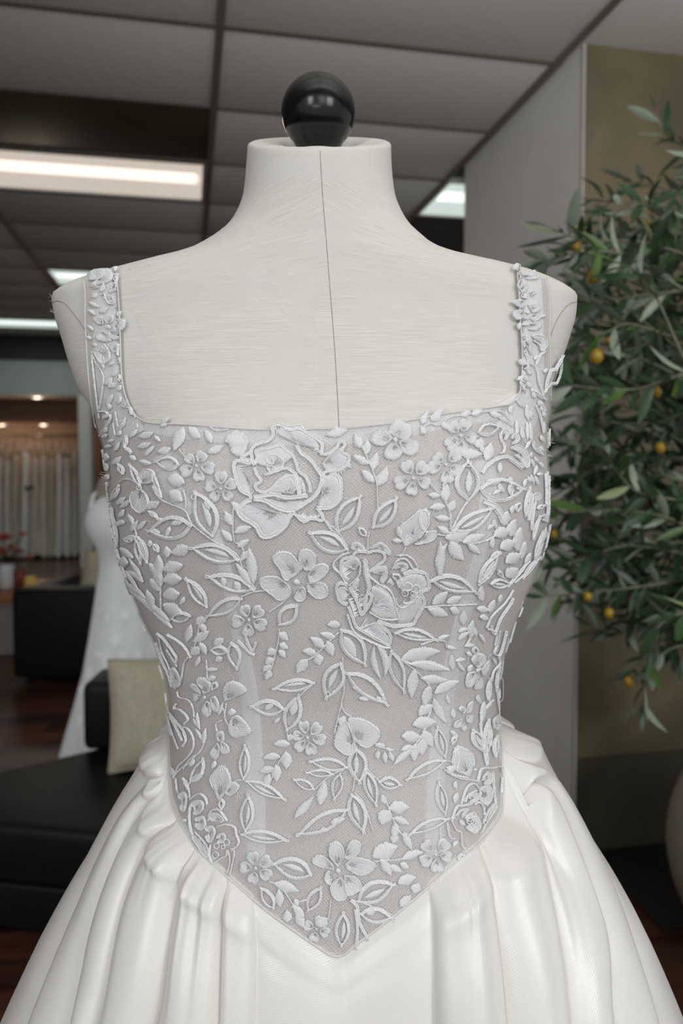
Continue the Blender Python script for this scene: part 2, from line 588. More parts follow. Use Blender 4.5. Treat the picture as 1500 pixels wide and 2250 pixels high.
def hung_gown(px, wpx, ytop, ybot, m, label, seed):
    rg = np.random.default_rng(seed)
    Y = 10.35
    b0 = to_g(on_y(px, 1000, Y))[0]
    hw = wpx * 0.86 / FPX * Y / 2
    zt, zb = on_y(px, ytop, Y)[2], max(0.03, on_y(px, ybot, Y)[2])
    e = empty('hanging_gown', GT((b0, rail_a, zb)), label, 'gown', 'gowns on the alcove rail')
    # hanger
    h = MB()
    hook = [G(b0 + 0.022 * math.sin(t), rail_a, rail_z + 0.016 + 0.0 + 0.02 * math.cos(t)) for t in np.linspace(-1.2, 2.6, 9)]
    hook += [G(b0, rail_a, rail_z - 0.05), G(b0, rail_a, rail_z - 0.07)]
    h.tube(hook, 0.004, 5)
    zt2 = min(zt, rail_z - 0.09)
    h.tube([G(b0 - hw * 0.85, rail_a, zt2 - 0.02), G(b0, rail_a, rail_z - 0.065), G(b0 + hw * 0.85, rail_a, zt2 - 0.02)], 0.009, 5)
    h.build('hanger', M['hanger'], e, True)
    rows, seg = 26, 40
    vs, fs = [], []
    ph = rg.uniform(0, 6.28, 3)
    for i in range(rows + 1):
        t = i / rows
        z = zt2 + (zb - zt2) * t
        wd = hw * (0.62 + 0.10 * math.cos(t * 7) if t < 0.28 else 0.62 + 0.55 * ((t - 0.28) / 0.72) ** 0.8)
        dp = 0.09 + 0.16 * t
        for k in range(seg):
            q = 2 * math.pi * k / seg
            f = 1 + (0.03 + 0.10 * t) * math.sin(7 * q + ph[0] + 1.3 * t) + 0.05 * t * math.sin(12 * q + ph[1])
            vs.append(G(b0 + wd * f * math.cos(q), rail_a + dp * f * math.sin(q), z + (0.025 * math.sin(3 * q + ph[2]) if i == rows else 0)))
    for i in range(rows):
        for k in range(seg):
            k2 = (k + 1) % seg
            fs.append((i * seg + k, (i + 1) * seg + k, (i + 1) * seg + k2, i * seg + k2))
    fs.append(tuple(range(seg)))
    mesh_obj('gown_body', vs, fs, m, e)
    for s in (-1, 1):
        MB().tube([G(b0 + s * hw * 0.45, rail_a - 0.03, zt2 - 0.02), G(b0 + s * hw * 0.5, rail_a - 0.01, rail_z - 0.10), G(b0 + s * hw * 0.4, rail_a + 0.03, zt2 - 0.02)], 0.008, 5).build('strap', m, e, True)
    return e, b0, hw


gown_rows = [(-22, 24, 998, 1238, 'gown_c', 'champagne gown hanging just inside the left end of the rail'),
             (2, 22, 1004, 1240, 'gown_a', 'ivory gown on the rail above the coral flowers'),
             (20, 18, 1012, 1236, 'gown_b', 'narrow white gown on the rail next to the picture edge'),
             (36, 20, 1000, 1232, 'gown_c', 'champagne gown on the rail with narrow skirt'),
             (57, 24, 996, 1240, 'gown_b', 'white gown with a small dark bow at its waist'),
             (78, 20, 1008, 1228, 'gown_a', 'ivory gown hanging right of the bowed gown'),
             (96, 20, 1002, 1244, 'gown_a', 'ivory gown in the middle of the rail reaching lowest'),
             (113, 18, 1010, 1236, 'gown_c', 'champagne gown hanging behind the middle of the rail'),
             (130, 22, 1000, 1242, 'gown_b', 'white gown with ragged lace hem on the rail'),
             (147, 20, 996, 1238, 'gown_b', 'white gown with a dark teal clip at the bodice'),
             (164, 18, 992, 1230, 'gown_a', 'ivory gown hanging against the grey pillar')]
for q, (px, wp, yt, yb, mk, lb) in enumerate(gown_rows):
    e, b0, hw = hung_gown(px, wp, yt, yb, M[mk], lb, 40 + q)
    if 'bow' in lb and 'small' in lb:
        c = on_y(61, 1072, 10.2)
        MB().sphere(c, 0.045, 12, 8, 0.6).sphere(c + np.array([0.05, 0, 0.01]), 0.04, 10, 8, 0.6).build('bow', M['ink'], e, True)
    if 'teal' in lb:
        c = on_y(147, 1001, 10.2)
        MB().sphere(c, 0.05, 12, 8, 0.5).sphere(c - np.array([0.06, 0, 0.01]), 0.035, 10, 8, 0.5).build('clip', mat('teal_clip', srgb(50, 66, 66), 0.5, noise=(20, 0.1)), e, True)


# --- black seats, cushions, table with flowers
def leather(name, c, rough):
    return mat(name, c, rough, spec=0.22, noise=(30, 0.15), bump=(160, 0.25, 0.001))


M['leather'] = leather('black_leather', srgb(17, 17, 20), 0.5)
M['linen_b'] = mat('beige_linen', srgb(172, 166, 144), 0.9, sheen=0.2, noise=(60, 0.12), bump=(500, 0.4, 0.001))
M['piping'] = mat('cushion_piping', srgb(150, 142, 120), 0.9, noise=(60, 0.1))


def prism(poly, z0, z1, bev):
    bm = bmesh.new()
    vs = [bm.verts.new((x, y, z0)) for x, y in poly]
    f = bm.faces.new(vs)
    ex = bmesh.ops.extrude_face_region(bm, geom=[f])
    for v in ex['geom']:
        if isinstance(v, bmesh.types.BMVert):
            v.co.z = z1
    bmesh.ops.recalc_face_normals(bm, faces=bm.faces[:])
    ed = [e for e in bm.edges if abs(e.verts[0].co.z - e.verts[1].co.z) < 1e-6]
    bmesh.ops.bevel(bm, geom=ed, offset=bev, segments=4, profile=0.5, affect='EDGES')
    bm.verts.index_update()
    v = [tuple(q.co) for q in bm.verts]
    fa = [[q.index for q in f.verts] for f in bm.faces]
    bm.free()
    return v, fa


def rounded(poly, n=6, k=0.35):
    P = [np.array(p, float) for p in poly]
    out = []
    for i in range(len(P)):
        a, b, c = P[i - 1], P[i], P[(i + 1) % len(P)]
        d0 = min(k, 0.45 * np.linalg.norm(a - b)); d1 = min(k, 0.45 * np.linalg.norm(c - b))
        p0 = b + (a - b) / np.linalg.norm(a - b) * d0
        p1 = b + (c - b) / np.linalg.norm(c - b) * d1
        for t in np.linspace(0, 1, n):
            out.append(tuple((1 - t) ** 2 * p0 + 2 * t * (1 - t) * b + t * t * p1))
    return out


sofa = empty('lounge_sofa', (-0.6, 2.4, 0), 'black leather lounge sofa with deep seat beside the gown skirt', 'sofa')
seat_poly = rounded([(0.3, 1.93), (0.3, 2.86), (-0.78, 2.84), (-1.42, 2.36), (-1.22, 2.2)], 7, 0.12)
v, f = prism(seat_poly, 0.17, 0.352, 0.03)
smooth_by_angle(mesh_obj('seat', v, f, M['leather'], sofa), 50)
inner = [((x + 0.5) * 0.97 - 0.5, (y - 2.42) * 0.95 + 2.42) for x, y in seat_poly]
v, f = prism(inner, 0.03, 0.168, 0.012)
smooth_by_angle(mesh_obj('base', v, f, M['leather'], sofa), 50)
o = MB().box((-0.945, 2.70, 0.352), (0.30, 2.92, 0.602), None, 0.03).build('backrest', M['leather'], sofa)
smooth_by_angle(o, 50)
for x, y in ((-1.2, 2.32), (-0.8, 2.72), (0.2, 2.05), (0.2, 2.75)):
    MB().lathe([(0.02, 0.0), (0.025, 0.032)], (x, y, 0.0), 12).build('foot', M['black'], sofa, True)


def cushion(name, label, c, s, th, rot, m):
    """square pillow: s side, th thickness; lies in its local XZ plane"""
    n = 18
    e = empty(name, c, label, 'cushion')
    Rm = Matrix.Rotation(rot[2], 3, 'Z') @ Matrix.Rotation(rot[0], 3, 'X') @ Matrix.Rotation(rot[1], 3, 'Y')
    vs, fs = [], []
    for side in (-1, 1):
        for i in range(n + 1):
            for j in range(n + 1):
                u, w_ = 2 * i / n - 1, 2 * j / n - 1
                h = max(0.0, (1 - u ** 4) * (1 - w_ ** 4)) ** 0.6
                pin = 1 - 0.07 * (1 - abs(u) ** 2) * abs(w_) ** 3
                pin2 = 1 - 0.07 * (1 - abs(w_) ** 2) * abs(u) ** 3
                wr_ = 0.006 * math.sin(9 * u + 4 * w_) * h
                vs.append(Vector(c) + Rm @ Vector((u * s / 2 * pin2, side * (h * th / 2 + wr_ * 0.5), w_ * s / 2 * pin)))
    N = (n + 1) ** 2
    for sd in (0, 1):
        for i in range(n):
            for j in range(n):
                q = [sd * N + i * (n + 1) + j, sd * N + (i + 1) * (n + 1) + j, sd * N + (i + 1) * (n + 1) + j + 1, sd * N + i * (n + 1) + j + 1]
                fs.append(q if sd == 0 else q[::-1])
    mesh_obj('cover', vs, fs, m, e)
    loop = [i * (n + 1) for i in range(n + 1)] + [n * (n + 1) + j for j in range(1, n + 1)] + [i * (n + 1) + n for i in range(n - 1, -1, -1)] + [j for j in range(n - 1, 0, -1)]
    MB().tube([vs[q] for q in loop] + [vs[loop[0]]], 0.005, 6).build('piping', M['piping'], e, True)
    return e


cushion('linen_cushion', 'beige linen cushion leaning against the near black backrest', (-0.615, 2.57, 0.546), 0.375, 0.12, (R(-14), R(-3), R(4)), M['linen_b'])

arm = empty('club_armchair', (-1.6, 4.95, 0), 'black leather armchair seen from behind beyond the white lace gown', 'armchair')
x0 = on_y(25, 1400, 4.6)[0]
x1 = x0 + 1.05
zt = on_y(100, 1296, 4.6)[2]
smooth_by_angle(MB().box((x0, 4.6, 0.04), (x1, 4.78, zt), None, 0.035).build('backrest', M['leather'], arm), 50)
for a, b in ((x0, x0 + 0.17), (x1 - 0.17, x1)):
    smooth_by_angle(MB().box((a, 4.785, 0.04), (b, 5.4, zt - 0.03), None, 0.03).build('armrest', M['leather'], arm), 50)
smooth_by_angle(MB().box((x0 + 0.175, 4.785, 0.06), (x1 - 0.175, 5.4, 0.36), None, 0.04).build('seat', M['leather'], arm), 50)
for x in (x0 + 0.08, x1 - 0.08):
    for y in (4.68, 5.3):
        MB().lathe([(0.02, 0.0), (0.025, 0.045)], (x, y, 0.0), 10).build('foot', M['black'], arm, True)
cushion('sage_cushion', 'pale green-beige cushion standing up behind the armchair back', (x0 + 0.52, 4.89, 0.572), 0.40, 0.12, (R(-8), R(10), 0), M['linen_b'])

M['oak'] = mat('orange_oak', srgb(150, 104, 66), 0.45, noise=(14, 0.2))
M['plaster'] = mat('pale_plaster', srgb(140, 136, 128), 0.8, noise=(6, 0.06))
M['ceram'] = mat('white_ceramic', srgb(205, 208, 210), 0.3, noise=(10, 0.02))
M['terra'] = mat('dark_red_glaze', srgb(110, 38, 22), 0.4, noise=(20, 0.15))
M['wax'] = mat('yellow_wax', srgb(214, 180, 84), 0.5, noise=(20, 0.08))
M['coral'] = mat('coral_petal', srgb(176, 84, 78), 0.7, noise=(40, 0.25))
M['leafg'] = mat('bouquet_leaf', srgb(56, 64, 40), 0.6, noise=(40, 0.25))
tzt = on_y(10, 1308, 5.25)[2]
tb = empty('side_table', (-2.4, 5.6, 0), 'low table with orange oak top at the left picture edge', 'table')
MB().box((-3.1, 5.25, tzt - 0.055), (-2.0, 5.95, tzt), None, 0.006).build('tabletop', M['oak'], tb)
MB().box((-3.04, 5.29, 0.0), (-2.06, 5.91, tzt - 0.056), None, 0.01).build('table_base', M['plaster'], tb)
vc = on_y(16, 1295, 5.5); vc[2] = tzt
vz = empty('flower_vase', vc, 'white ceramic vase with coral flowers on the oak table', 'vase')
MB().lathe([(0.05, 0.0), (0.062, 0.03), (0.066, 0.11), (0.056, 0.17), (0.052, 0.185), (0.044, 0.185), (0.048, 0.16), (0.05, 0.06)], vc, 24, True, True).build('vessel', M['ceram'], vz, True)


def blossom(c, r, parent, name='blossom', rg=None):
    mb = MB()
    for ring, (n, rr, up) in enumerate(((9, 1.0, 0.0), (7, 0.75, 0.35), (5, 0.45, 0.55))):
        for k in range(n):
            a = 2 * math.pi * k / n + ring * 0.4
            d = np.array([math.cos(a), math.sin(a) * 0.9, 0])
            pts = []
            for s in np.linspace(0, 1, 5):
                wv = r * 0.34 * math.sin(math.pi * min(1, s * 0.9 + 0.1)) + 0.002
                side = np.array([-d[1], d[0], 0])
                ctr = np.asarray(c) + d * r * rr * math.sin(s * 1.35) + np.array([0, 0, r * (up * 0.6 + 0.55 * s * s)])
                pts += [ctr - side * wv, ctr + np.array([0, 0, -0.1 * r]), ctr + side * wv]
            fs = []
            for q in range(4):
                for t in range(2):
                    fs.append((q * 3 + t, q * 3 + t + 1, q * 3 + t + 4, q * 3 + t + 3))
            mb.add(pts, fs)
    return mb.build(name, M['coral'], parent, True)


for px, py, r in ((8, 1180, 0.062), (2, 1212, 0.062), (50, 1170, 0.03), (38, 1205, 0.03), (62, 1222, 0.034), (24, 1196, 0.03), (50, 1207, 0.02), (-20, 1195, 0.06)):
    c = on_y(px, py, 5.45)
    blossom(c - np.array([0, 0, 0.02]), r, vz)
    MB().tube([vc + np.array([0, 0, 0.12]), (vc + np.array([0, 0, 0.2]) + c) / 2, c], 0.003, 5).build('stem', M['leafg'], vz, True)
rgl = np.random.default_rng(3)
for k in range(16):
    c = on_y(rgl.uniform(-10, 50), rgl.uniform(1205, 1240), 5.5)
    d = np.array([rgl.uniform(-1, 1), rgl.uniform(-0.5, 0.2), rgl.uniform(-0.2, 0.7)]); d /= np.linalg.norm(d)
    sd = np.cross(d, [0, 0, 1]); sd /= np.linalg.norm(sd) + 1e-6
    L = 0.09
    vs, fs = [], []
    for q, s in enumerate(np.linspace(0, 1, 5)):
        wv = 0.018 * math.sin(math.pi * s) + 0.001
        p = c + d * L * s - np.array([0, 0, 0.03 * s * s])
        vs += [p - sd * wv, p + np.array([0, 0, -0.004]), p + sd * wv]
    for q in range(4):
        for t in range(2):
            fs.append((q * 3 + t, q * 3 + t + 1, q * 3 + t + 4, q * 3 + t + 3))
    mesh_obj('leaf', vs, fs, M['leafg'], vz)
c = on_y(45, 1296, 5.5); c[2] = tzt
o = MB().lathe([(0.035, 0), (0.042, 0.01), (0.046, 0.14), (0.04, 0.145), (0.036, 0.02)], c, 20).build('red_jar', M['terra'], None, True)
tag(o, 'dark red glazed jar beside the white vase', 'jar')
c = on_y(66, 1296, 5.5); c[2] = tzt
cd = empty('pillar_candle', c, 'yellow pillar candle behind the black armchair', 'candle')
MB().lathe([(0.042, 0), (0.043, 0.004), (0.043, 0.085), (0.036, 0.09), (0.02, 0.084)], c, 20).build('wax_body', M['wax'], cd, True)
MB().tube([c + np.array([0, 0, 0.08]), c + np.array([0.002, 0, 0.1])], 0.0015, 5).build('wick', M['ink'], cd, True)

# --- second dress form with a white lace gown, behind on the left
M['gown2'] = mat('white_lace_gown', srgb(224, 227, 228), 0.7, sheen=0.3, noise=(14, 0.05), bump=(60, 0.3, 0.004))
M['lace2'] = mat('white_lace_motif', srgb(240, 242, 242), 0.7, sheen=0.2, noise=(30, 0.04))
M['form2'] = mat('tan_form_cover', srgb(150, 142, 130), 0.85, noise=(40, 0.06))
Y2 = 3.3
c2 = on_y(283, 1200, Y2)
prof2 = []
for y, xl in ((1098, 224), (1110, 204), (1130, 192), (1152, 188), (1175, 196), (1200, 211), (1222, 218), (1250, 218), (1290, 211), (1340, 203), (1400, 193), (1470, 180), (1540, 160), (1610, 138), (1670, 120), (1740, 100)):
    prof2.append((on_y(283, y, Y2)[2], (283 - xl) / FPX * Y2))
g2 = empty('lace_gown', (c2[0], Y2, 0), 'white lace gown on a dress form behind the black sofa', 'gown')
vs, fs = [], []
seg = 56
for i, (z, rr) in enumerate(prof2):
    t = i / (len(prof2) - 1)
    for k in range(seg):
        q = 2 * math.pi * k / seg
        f = 1 + 0.05 * max(0, t - 0.35) * math.sin(9 * q) + 0.03 * max(0, t - 0.4) * math.sin(17 * q + 1)
        bustf = 1.0 + (0.12 * max(0, -math.sin(q)) if 1 <= i <= 5 else 0)
        vs.append((c2[0] + rr * f * math.cos(q), Y2 + 0.78 * rr * f * bustf * math.sin(q), z + (0.02 if (i == 0 and abs(math.cos(q)) > 0.6) else 0)))
for i in range(len(prof2) - 1):
    for k in range(seg):
        k2 = (k + 1) % seg
        fs.append((i * seg + k, (i + 1) * seg + k, (i + 1) * seg + k2, i * seg + k2))
mesh_obj('gown_body', vs, fs, M['gown2'], g2)
rg2 = np.random.default_rng(11)
gb = BVHTree.FromPolygons([tuple(v) for v in vs], fs)
for k in range(46):
    px, py = rg2.uniform(170, 380), rg2.uniform(1330, 1640)
    hit = gb.ray_cast(Vector(CAM), Vector(ray(px, py)))
    if hit[0] is None:
        continue
    p, n = np.array(hit[0]), np.array(hit[1])
    if n[1] > 0:
        n = -n
    t1 = np.cross(n, [0, 0, 1]); t1 /= np.linalg.norm(t1)
    t2 = np.cross(n, t1)
    vv, ff = [p + n * 0.006], []
    r0 = rg2.uniform(0.018, 0.034)
    for q in range(20):
        a = 2 * math.pi * q / 20
        r_ = r0 * (0.72 + 0.28 * math.cos(5 * a))
        vv.append(p + n * 0.003 + (t1 * math.cos(a) + t2 * math.sin(a)) * r_)
    for q in range(20):
        ff.append((0, 1 + q, 1 + (q + 1) % 20))
    mesh_obj('lace_motif', vv, ff, M['lace2'], g2)
for sx in (-1, 1):
    zz = prof2[1][0]
    MB().tube([(c2[0] + sx * 0.145, Y2 - 0.07, zz - 0.01), (c2[0] + sx * 0.135, Y2 - 0.05, zz + 0.045), (c2[0] + sx * 0.125, Y2 + 0.02, zz + 0.075), (c2[0] + sx * 0.13, Y2 + 0.08, zz)], [0.01, 0.008, 0.008, 0.01], 8).build('strap', M['gown2'], g2, True)
f2 = empty('dress_form', (c2[0], Y2, 0), 'tan dress form wearing the white lace gown behind the sofa', 'dress form')
zt2 = prof2[0][0]
MB().lathe([(0.10, zt2 - 0.30), (0.125, zt2 - 0.1), (0.135, zt2 - 0.02), (0.14, zt2 + 0.05), (0.125, zt2 + 0.09), (0.075, zt2 + 0.125), (0.05, zt2 + 0.15), (0.046, zt2 + 0.21)], (c2[0], Y2, 0), 32, True, True, 1.0, 0.62).build('torso', M['form2'], f2, True)
MB().lathe([(0.012, 0.02), (0.012, zt2 - 0.28)], (c2[0], Y2, 0), 12).build('pole', M['black'], f2, True)
MB().lathe([(0.16, 0.0), (0.16, 0.012), (0.03, 0.03)], (c2[0], Y2, 0), 24).build('base', M['black'], f2, True)

# --- floor mat and the olive tree on the right
ma = to_g(on_z(1440, 1905, 0.0))[1]
o = gbox('floor_mat', PB + 0.05, PB + 1.9, PA - 0.47, PA - 0.02, 0.001, 0.012, M['black'], bev=0.004)
tag(o, 'black mat on the floor along the olive wall panel', 'mat')

# ================================================================== OLIVE TREE IN A CERAMIC POT
M['pot'] = mat('beige_stoneware', srgb(168, 160, 148), 0.55, noise=(12, 0.06), bump=(120, 0.15, 0.001))
M['bark'] = mat('olive_bark', srgb(92, 84, 70), 0.85, noise=(40, 0.25), bump=(90, 0.5, 0.002))
M['twig'] = mat('grey_green_twig', srgb(118, 122, 100), 0.75, noise=(60, 0.15))
M['soil'] = mat('dark_moss', srgb(44, 40, 30), 0.95, noise=(60, 0.4), bump=(80, 0.8, 0.01))
M['olivefruit'] = mat('yellow_olive', srgb(172, 140, 34), 0.28, noise=(90, 0.18), coat=0.3)


def leaf_mat(name, top, under):
    m, nt, p = new_mat(name)
    ge = nd(nt, 'ShaderNodeNewGeometry')
    oi = nd(nt, 'ShaderNodeObjectInfo')
    tc = nd(nt, 'ShaderNodeTexCoord')
    n = nd(nt, 'ShaderNodeTexNoise', i_Scale=90.0, i_Detail=2.0)
    nt.links.new(tc.outputs['Object'], n.inputs['Vector'])
    mx = nd(nt, 'ShaderNodeMix', data_type='RGBA')
    mx.inputs[6].default_value = col4(top)
    mx.inputs[7].default_value = col4(under)
    nt.links.new(ge.outputs['Backfacing'], mx.inputs[0])
    hs = nd(nt, 'ShaderNodeHueSaturation')
    nt.links.new(mx.outputs[2], hs.inputs['Color'])
    v = math_n(nt, 'MULTIPLY_ADD', oi.outputs['Random'], 0.6, 0.62)
    v2 = math_n(nt, 'MULTIPLY_ADD', n.outputs['Fac'], 0.25, v)
    nt.links.new(v2, hs.inputs['Value'])
    nt.links.new(hs.outputs['Color'], p.inputs['Base Color'])
    p.inputs['Roughness'].default_value = 0.42
    return m


M['leaf'] = leaf_mat('olive_leaf', srgb(50, 76, 48), srgb(146, 158, 140))
M['leaf_y'] = leaf_mat('young_olive_leaf', srgb(78, 108, 50), srgb(150, 162, 120))

PC = np.array([1.215, 2.02, 0.0])
tree = empty('potted_olive_tree', PC, 'leafy olive tree with yellow olives in a round beige pot', 'tree')
pz = [(0.13, 0.012), (0.2, 0.03)]
for t in np.linspace(-1.05, 1.12, 18):
    pz.append((0.30 * math.cos(t * 0.98), 0.345 + 0.335 * math.sin(t)))
pz += [(0.135, 0.664), (0.125, 0.662), (0.12, 0.63)]
MB().lathe(pz, PC, 48, True, False).build('pot', M['pot'], tree, True)
MB().lathe([(0.001, 0.645), (0.06, 0.65), (0.122, 0.636)], PC, 24, False, False).build('soil', M['soil'], tree, True)
tr = spline([PC + np.array([0, 0, 0.62]), PC + np.array([-0.03, -0.05, 1.0]), PC + np.array([0.0, -0.12, 1.4]), PC + np.array([-0.04, -0.2, 1.9])], 24)
MB().tube(tr, list(np.linspace(0.02, 0.008, 24)), 10).build('trunk', M['bark'], tree, True)

TW = [
    ([(1570, 345), (1495, 318), (1455, 285), (1440, 245)], 1.75, 1.7, 0),
    ([(1560, 420), (1480, 420), (1420, 405), (1372, 395)], 1.95, 1.9, 0),
    ([(1520, 470), (1440, 452), (1370, 445), (1318, 440)], 1.6, 1.5, 0),
    ([(1510, 560), (1400, 530), (1290, 530), (1205, 500)], 1.55, 1.4, 0),
    ([(1460, 610), (1370, 560), (1270, 555), (1195, 575)], 1.45, 1.32, 0),
    ([(1530, 850), (1480, 740), (1440, 650), (1405, 600), (1350, 575)], 1.35, 1.3, 1),
    ([(1460, 735), (1380, 712), (1330, 730), (1255, 745)], 1.42, 1.36, 0),
    ([(1520, 815), (1420, 850), (1340, 856), (1238, 845)], 1.38, 1.32, 0),
    ([(1490, 640), (1400, 650), (1310, 665), (1248, 650)], 1.6, 1.5, 0),
    ([(1480, 960), (1400, 905), (1310, 880), (1262, 925)], 1.75, 1.7, 0),
    ([(1530, 960), (1460, 940), (1380, 955), (1330, 940)], 1.95, 1.9, 0),
    ([(1500, 1100), (1400, 1080), (1345, 1020), (1318, 960)], 1.6, 1.5, 0),
    ([(1520, 1160), (1430, 1128), (1310, 1122), (1215, 1130)], 1.6, 1.55, 0),
    ([(1500, 1215), (1370, 1200), (1260, 1235), (1185, 1240)], 1.7, 1.6, 0),
    ([(1520, 1270), (1400, 1290), (1300, 1300), (1195, 1310)], 1.7, 1.6, 0),
    ([(1500, 1190), (1340, 1220), (1260, 1190), (1205, 1180)], 1.8, 1.7, 0),
    ([(1540, 1330), (1450, 1372), (1425, 1440), (1412, 1545)], 1.6, 1.55, 0),
    ([(1520, 1310), (1410, 1340), (1350, 1385), (1300, 1375)], 1.75, 1.7, 0),
    ([(1530, 900), (1440, 930), (1400, 985), (1380, 1040)], 1.85, 1.8, 0),
    ([(1530, 690), (1430, 745), (1370, 800), (1325, 850)], 1.8, 1.75, 0),
    ([(1560, 1420), (1490, 1420), (1450, 1440), (1395, 1470)], 1.75, 1.7, 0),
    ([(1330, 830), (1310, 920), (1270, 980), (1225, 1010)], 1.95, 1.9, 0),
    ([(1350, 1020), (1290, 1040), (1240, 1075), (1215, 1060)], 1.85, 1.8, 0),
    ([(1430, 560), (1400, 520), (1350, 480), (1300, 500)], 1.9, 1.85, 0),
    ([(1540, 540), (1490, 500), (1450, 480), (1400, 500)], 1.7, 1.65, 0),
    ([(1540, 610), (1490, 590), (1430, 560), (1380, 590)], 1.85, 1.8, 0),
    ([(1540, 1060), (1470, 1050), (1420, 1010), (1350, 1010)], 1.7, 1.65, 0),
    ([(1530, 1130), (1470, 1180), (1420, 1230), (1370, 1260)], 1.95, 1.9, 0),
    ([(1540, 760), (1490, 790), (1450, 770), (1390, 790)], 1.95, 1.9, 0),
    ([(1300, 690), (1280, 760), (1250, 800), (1262, 850)], 1.7, 1.65, 0),
    ([(1480, 1290), (1440, 1330), (1480, 1400), (1490, 1450)], 1.85, 1.8, 0),
    ([(1560, 330), (1520, 400), (1490, 430), (1480, 470)], 1.5, 1.45, 0),
]
rgt = np.random.default_rng(21)
for k in range(46):        # denser growth further back in the crown
    x, y = rgt.uniform(1300, 1580), rgt.uniform(470, 1380)
    dx, dy = rgt.uniform(-150, -80), rgt.uniform(-60, 60)
    Y = rgt.uniform(1.85, 2.3)
    TW.append(([(x, y), (x + dx * 0.5, y + dy * 0.4 - 8), (x + dx, y + dy)], Y, Y - 0.06, 0))


for k in range(16):        # the right-hand side of the crown
    x, y = rgt.uniform(1560, 1660), rgt.uniform(560, 1420)
    Y = rgt.uniform(1.6, 2.0)
    TW.append(([(x, y), (x - 60, y + rgt.uniform(-40, 30)), (x - rgt.uniform(110, 170), y + rgt.uniform(-70, 70))], Y + 0.02, Y, 0))


def leaf_mesh(name, L, wd, bend, fold, m):
    vs, fs = [], []
    N = 7
    for q in range(N + 1):
        s = q / N
        wv = wd * (math.sin(math.pi * min(1, s * 0.97 + 0.015)) ** 0.8) * (1.0 - 0.12 * s)
        z = bend * s * s * L
        for c in (-1, 0, 1):
            vs.append((s * L, c * wv, z + abs(c) * wv * fold))
    for q in range(N):
        for c in range(2):
            fs.append((q * 3 + c, (q + 1) * 3 + c, (q + 1) * 3 + c + 1, q * 3 + c + 1))
    me = bpy.data.meshes.new(name)
    me.from_pydata(vs, [], fs)
    me.materials.append(m)
    me.polygons.foreach_set('use_smooth', [True] * len(me.polygons))
    return me


LV = [leaf_mesh('olive_leaf', 0.066, 0.0085, -0.18, 0.35, M['leaf']), leaf_mesh('olive_leaf', 0.072, 0.0095, 0.16, 0.25, M['leaf']),
      leaf_mesh('olive_leaf', 0.058, 0.0075, -0.4, 0.4, M['leaf']), leaf_mesh('olive_leaf', 0.05, 0.0095, -0.1, 0.3, M['leaf']),
      leaf_mesh('olive_leaf', 0.068, 0.008, -0.05, 0.35, M['leaf_y'])]
leaves = []


def put_leaf(p, d, nrm, sc):
    d = d / np.linalg.norm(d)
    nrm = nrm - d * (nrm @ d)
    nrm /= np.linalg.norm(nrm) + 1e-9
    b = np.cross(nrm, d)
    mt = Matrix(((d[0], b[0], nrm[0]), (d[1], b[1], nrm[1]), (d[2], b[2], nrm[2])))
    k = int(rgt.choice(5, p=[0.28, 0.27, 0.17, 0.14, 0.14]))
    leaves.append((p, mt, sc, k))


for pts, Y0, Y1, bare in TW:
    n = 26
    P2 = spline(pts, n)
    Ys = np.linspace(Y0, Y1, n)
    P = np.array([on_y(P2[i][0], P2[i][1], Ys[i]) for i in range(n)])
    MB().tube(P, list(np.linspace(0.0036, 0.0011, n)), 6).build('branch', M['twig'], tree, True)
    if Y0 < 2.0:   # joins the crown's stems lower down, bending over as it comes out
        e0 = tr[min(22, max(3, int((P[0][2] - 0.6) / 1.3 * 23) - int(rgt.integers(5, 10))))]
        b0_ = P[0] + (P[0] - P[3]) / np.linalg.norm(P[0] - P[3]) * 0.06
        mid = e0 * 0.45 + b0_ * 0.55 + np.array([rgt.normal(0, 0.03), rgt.normal(0, 0.03), rgt.uniform(-0.03, 0.05)])
        cn = spline([P[0], b0_, mid, e0], 14)
        MB().tube(cn, list(np.linspace(0.0034, 0.006, 14)), 6).build('branch', M['twig'], tree, True)
        for q in range(3, 14):
            for sg in (-1, 1):
                put_leaf(cn[q - 2], cn[q - 3] - cn[q] + np.array([0, sg * 0.02, sg * 0.03]) + rgt.normal(0, 0.02, 3), np.array([rgt.normal(0, 0.5), -0.6, 0.6]), rgt.uniform(0.9, 1.3))
    s = np.r_[0, np.cumsum(np.linalg.norm(np.diff(P, axis=0), axis=1))]
    pos = (0.62 if bare else 0.03) * s[-1]
    while pos < s[-1]:
        p = np.array([np.interp(pos, s, P[:, c]) for c in range(3)])
        i = min(n - 2, int(np.searchsorted(s, pos)))
        d = P[i + 1] - P[max(0, i - 1)]
        d /= np.linalg.norm(d)
        az = rgt.uniform(0, 6.28)
        u = np.cross(d, [0, 0, 1.0]); u /= np.linalg.norm(u) + 1e-9
        v_ = np.cross(u, d)
        for sg in (0, math.pi):
            lat = u * math.cos(az + sg) + v_ * math.sin(az + sg)
            dd = d * rgt.uniform(0.5, 0.95) + lat * rgt.uniform(0.55, 0.9) + np.array([0, 0, rgt.uniform(-0.25, 0.2)])
            nn = np.array([rgt.normal(0, 0.5), -0.5 + rgt.normal(0, 0.5), 0.75 + rgt.normal(0, 0.35)])
            if rgt.random() < 0.22:
                nn = -nn
            put_leaf(p, dd, nn, rgt.uniform(0.9, 1.35))
        pos += rgt.uniform(0.021, 0.032)
    put_leaf(P[-1], P[-1] - P[-4], np.array([0.1, -0.5, 0.7]), 0.8)

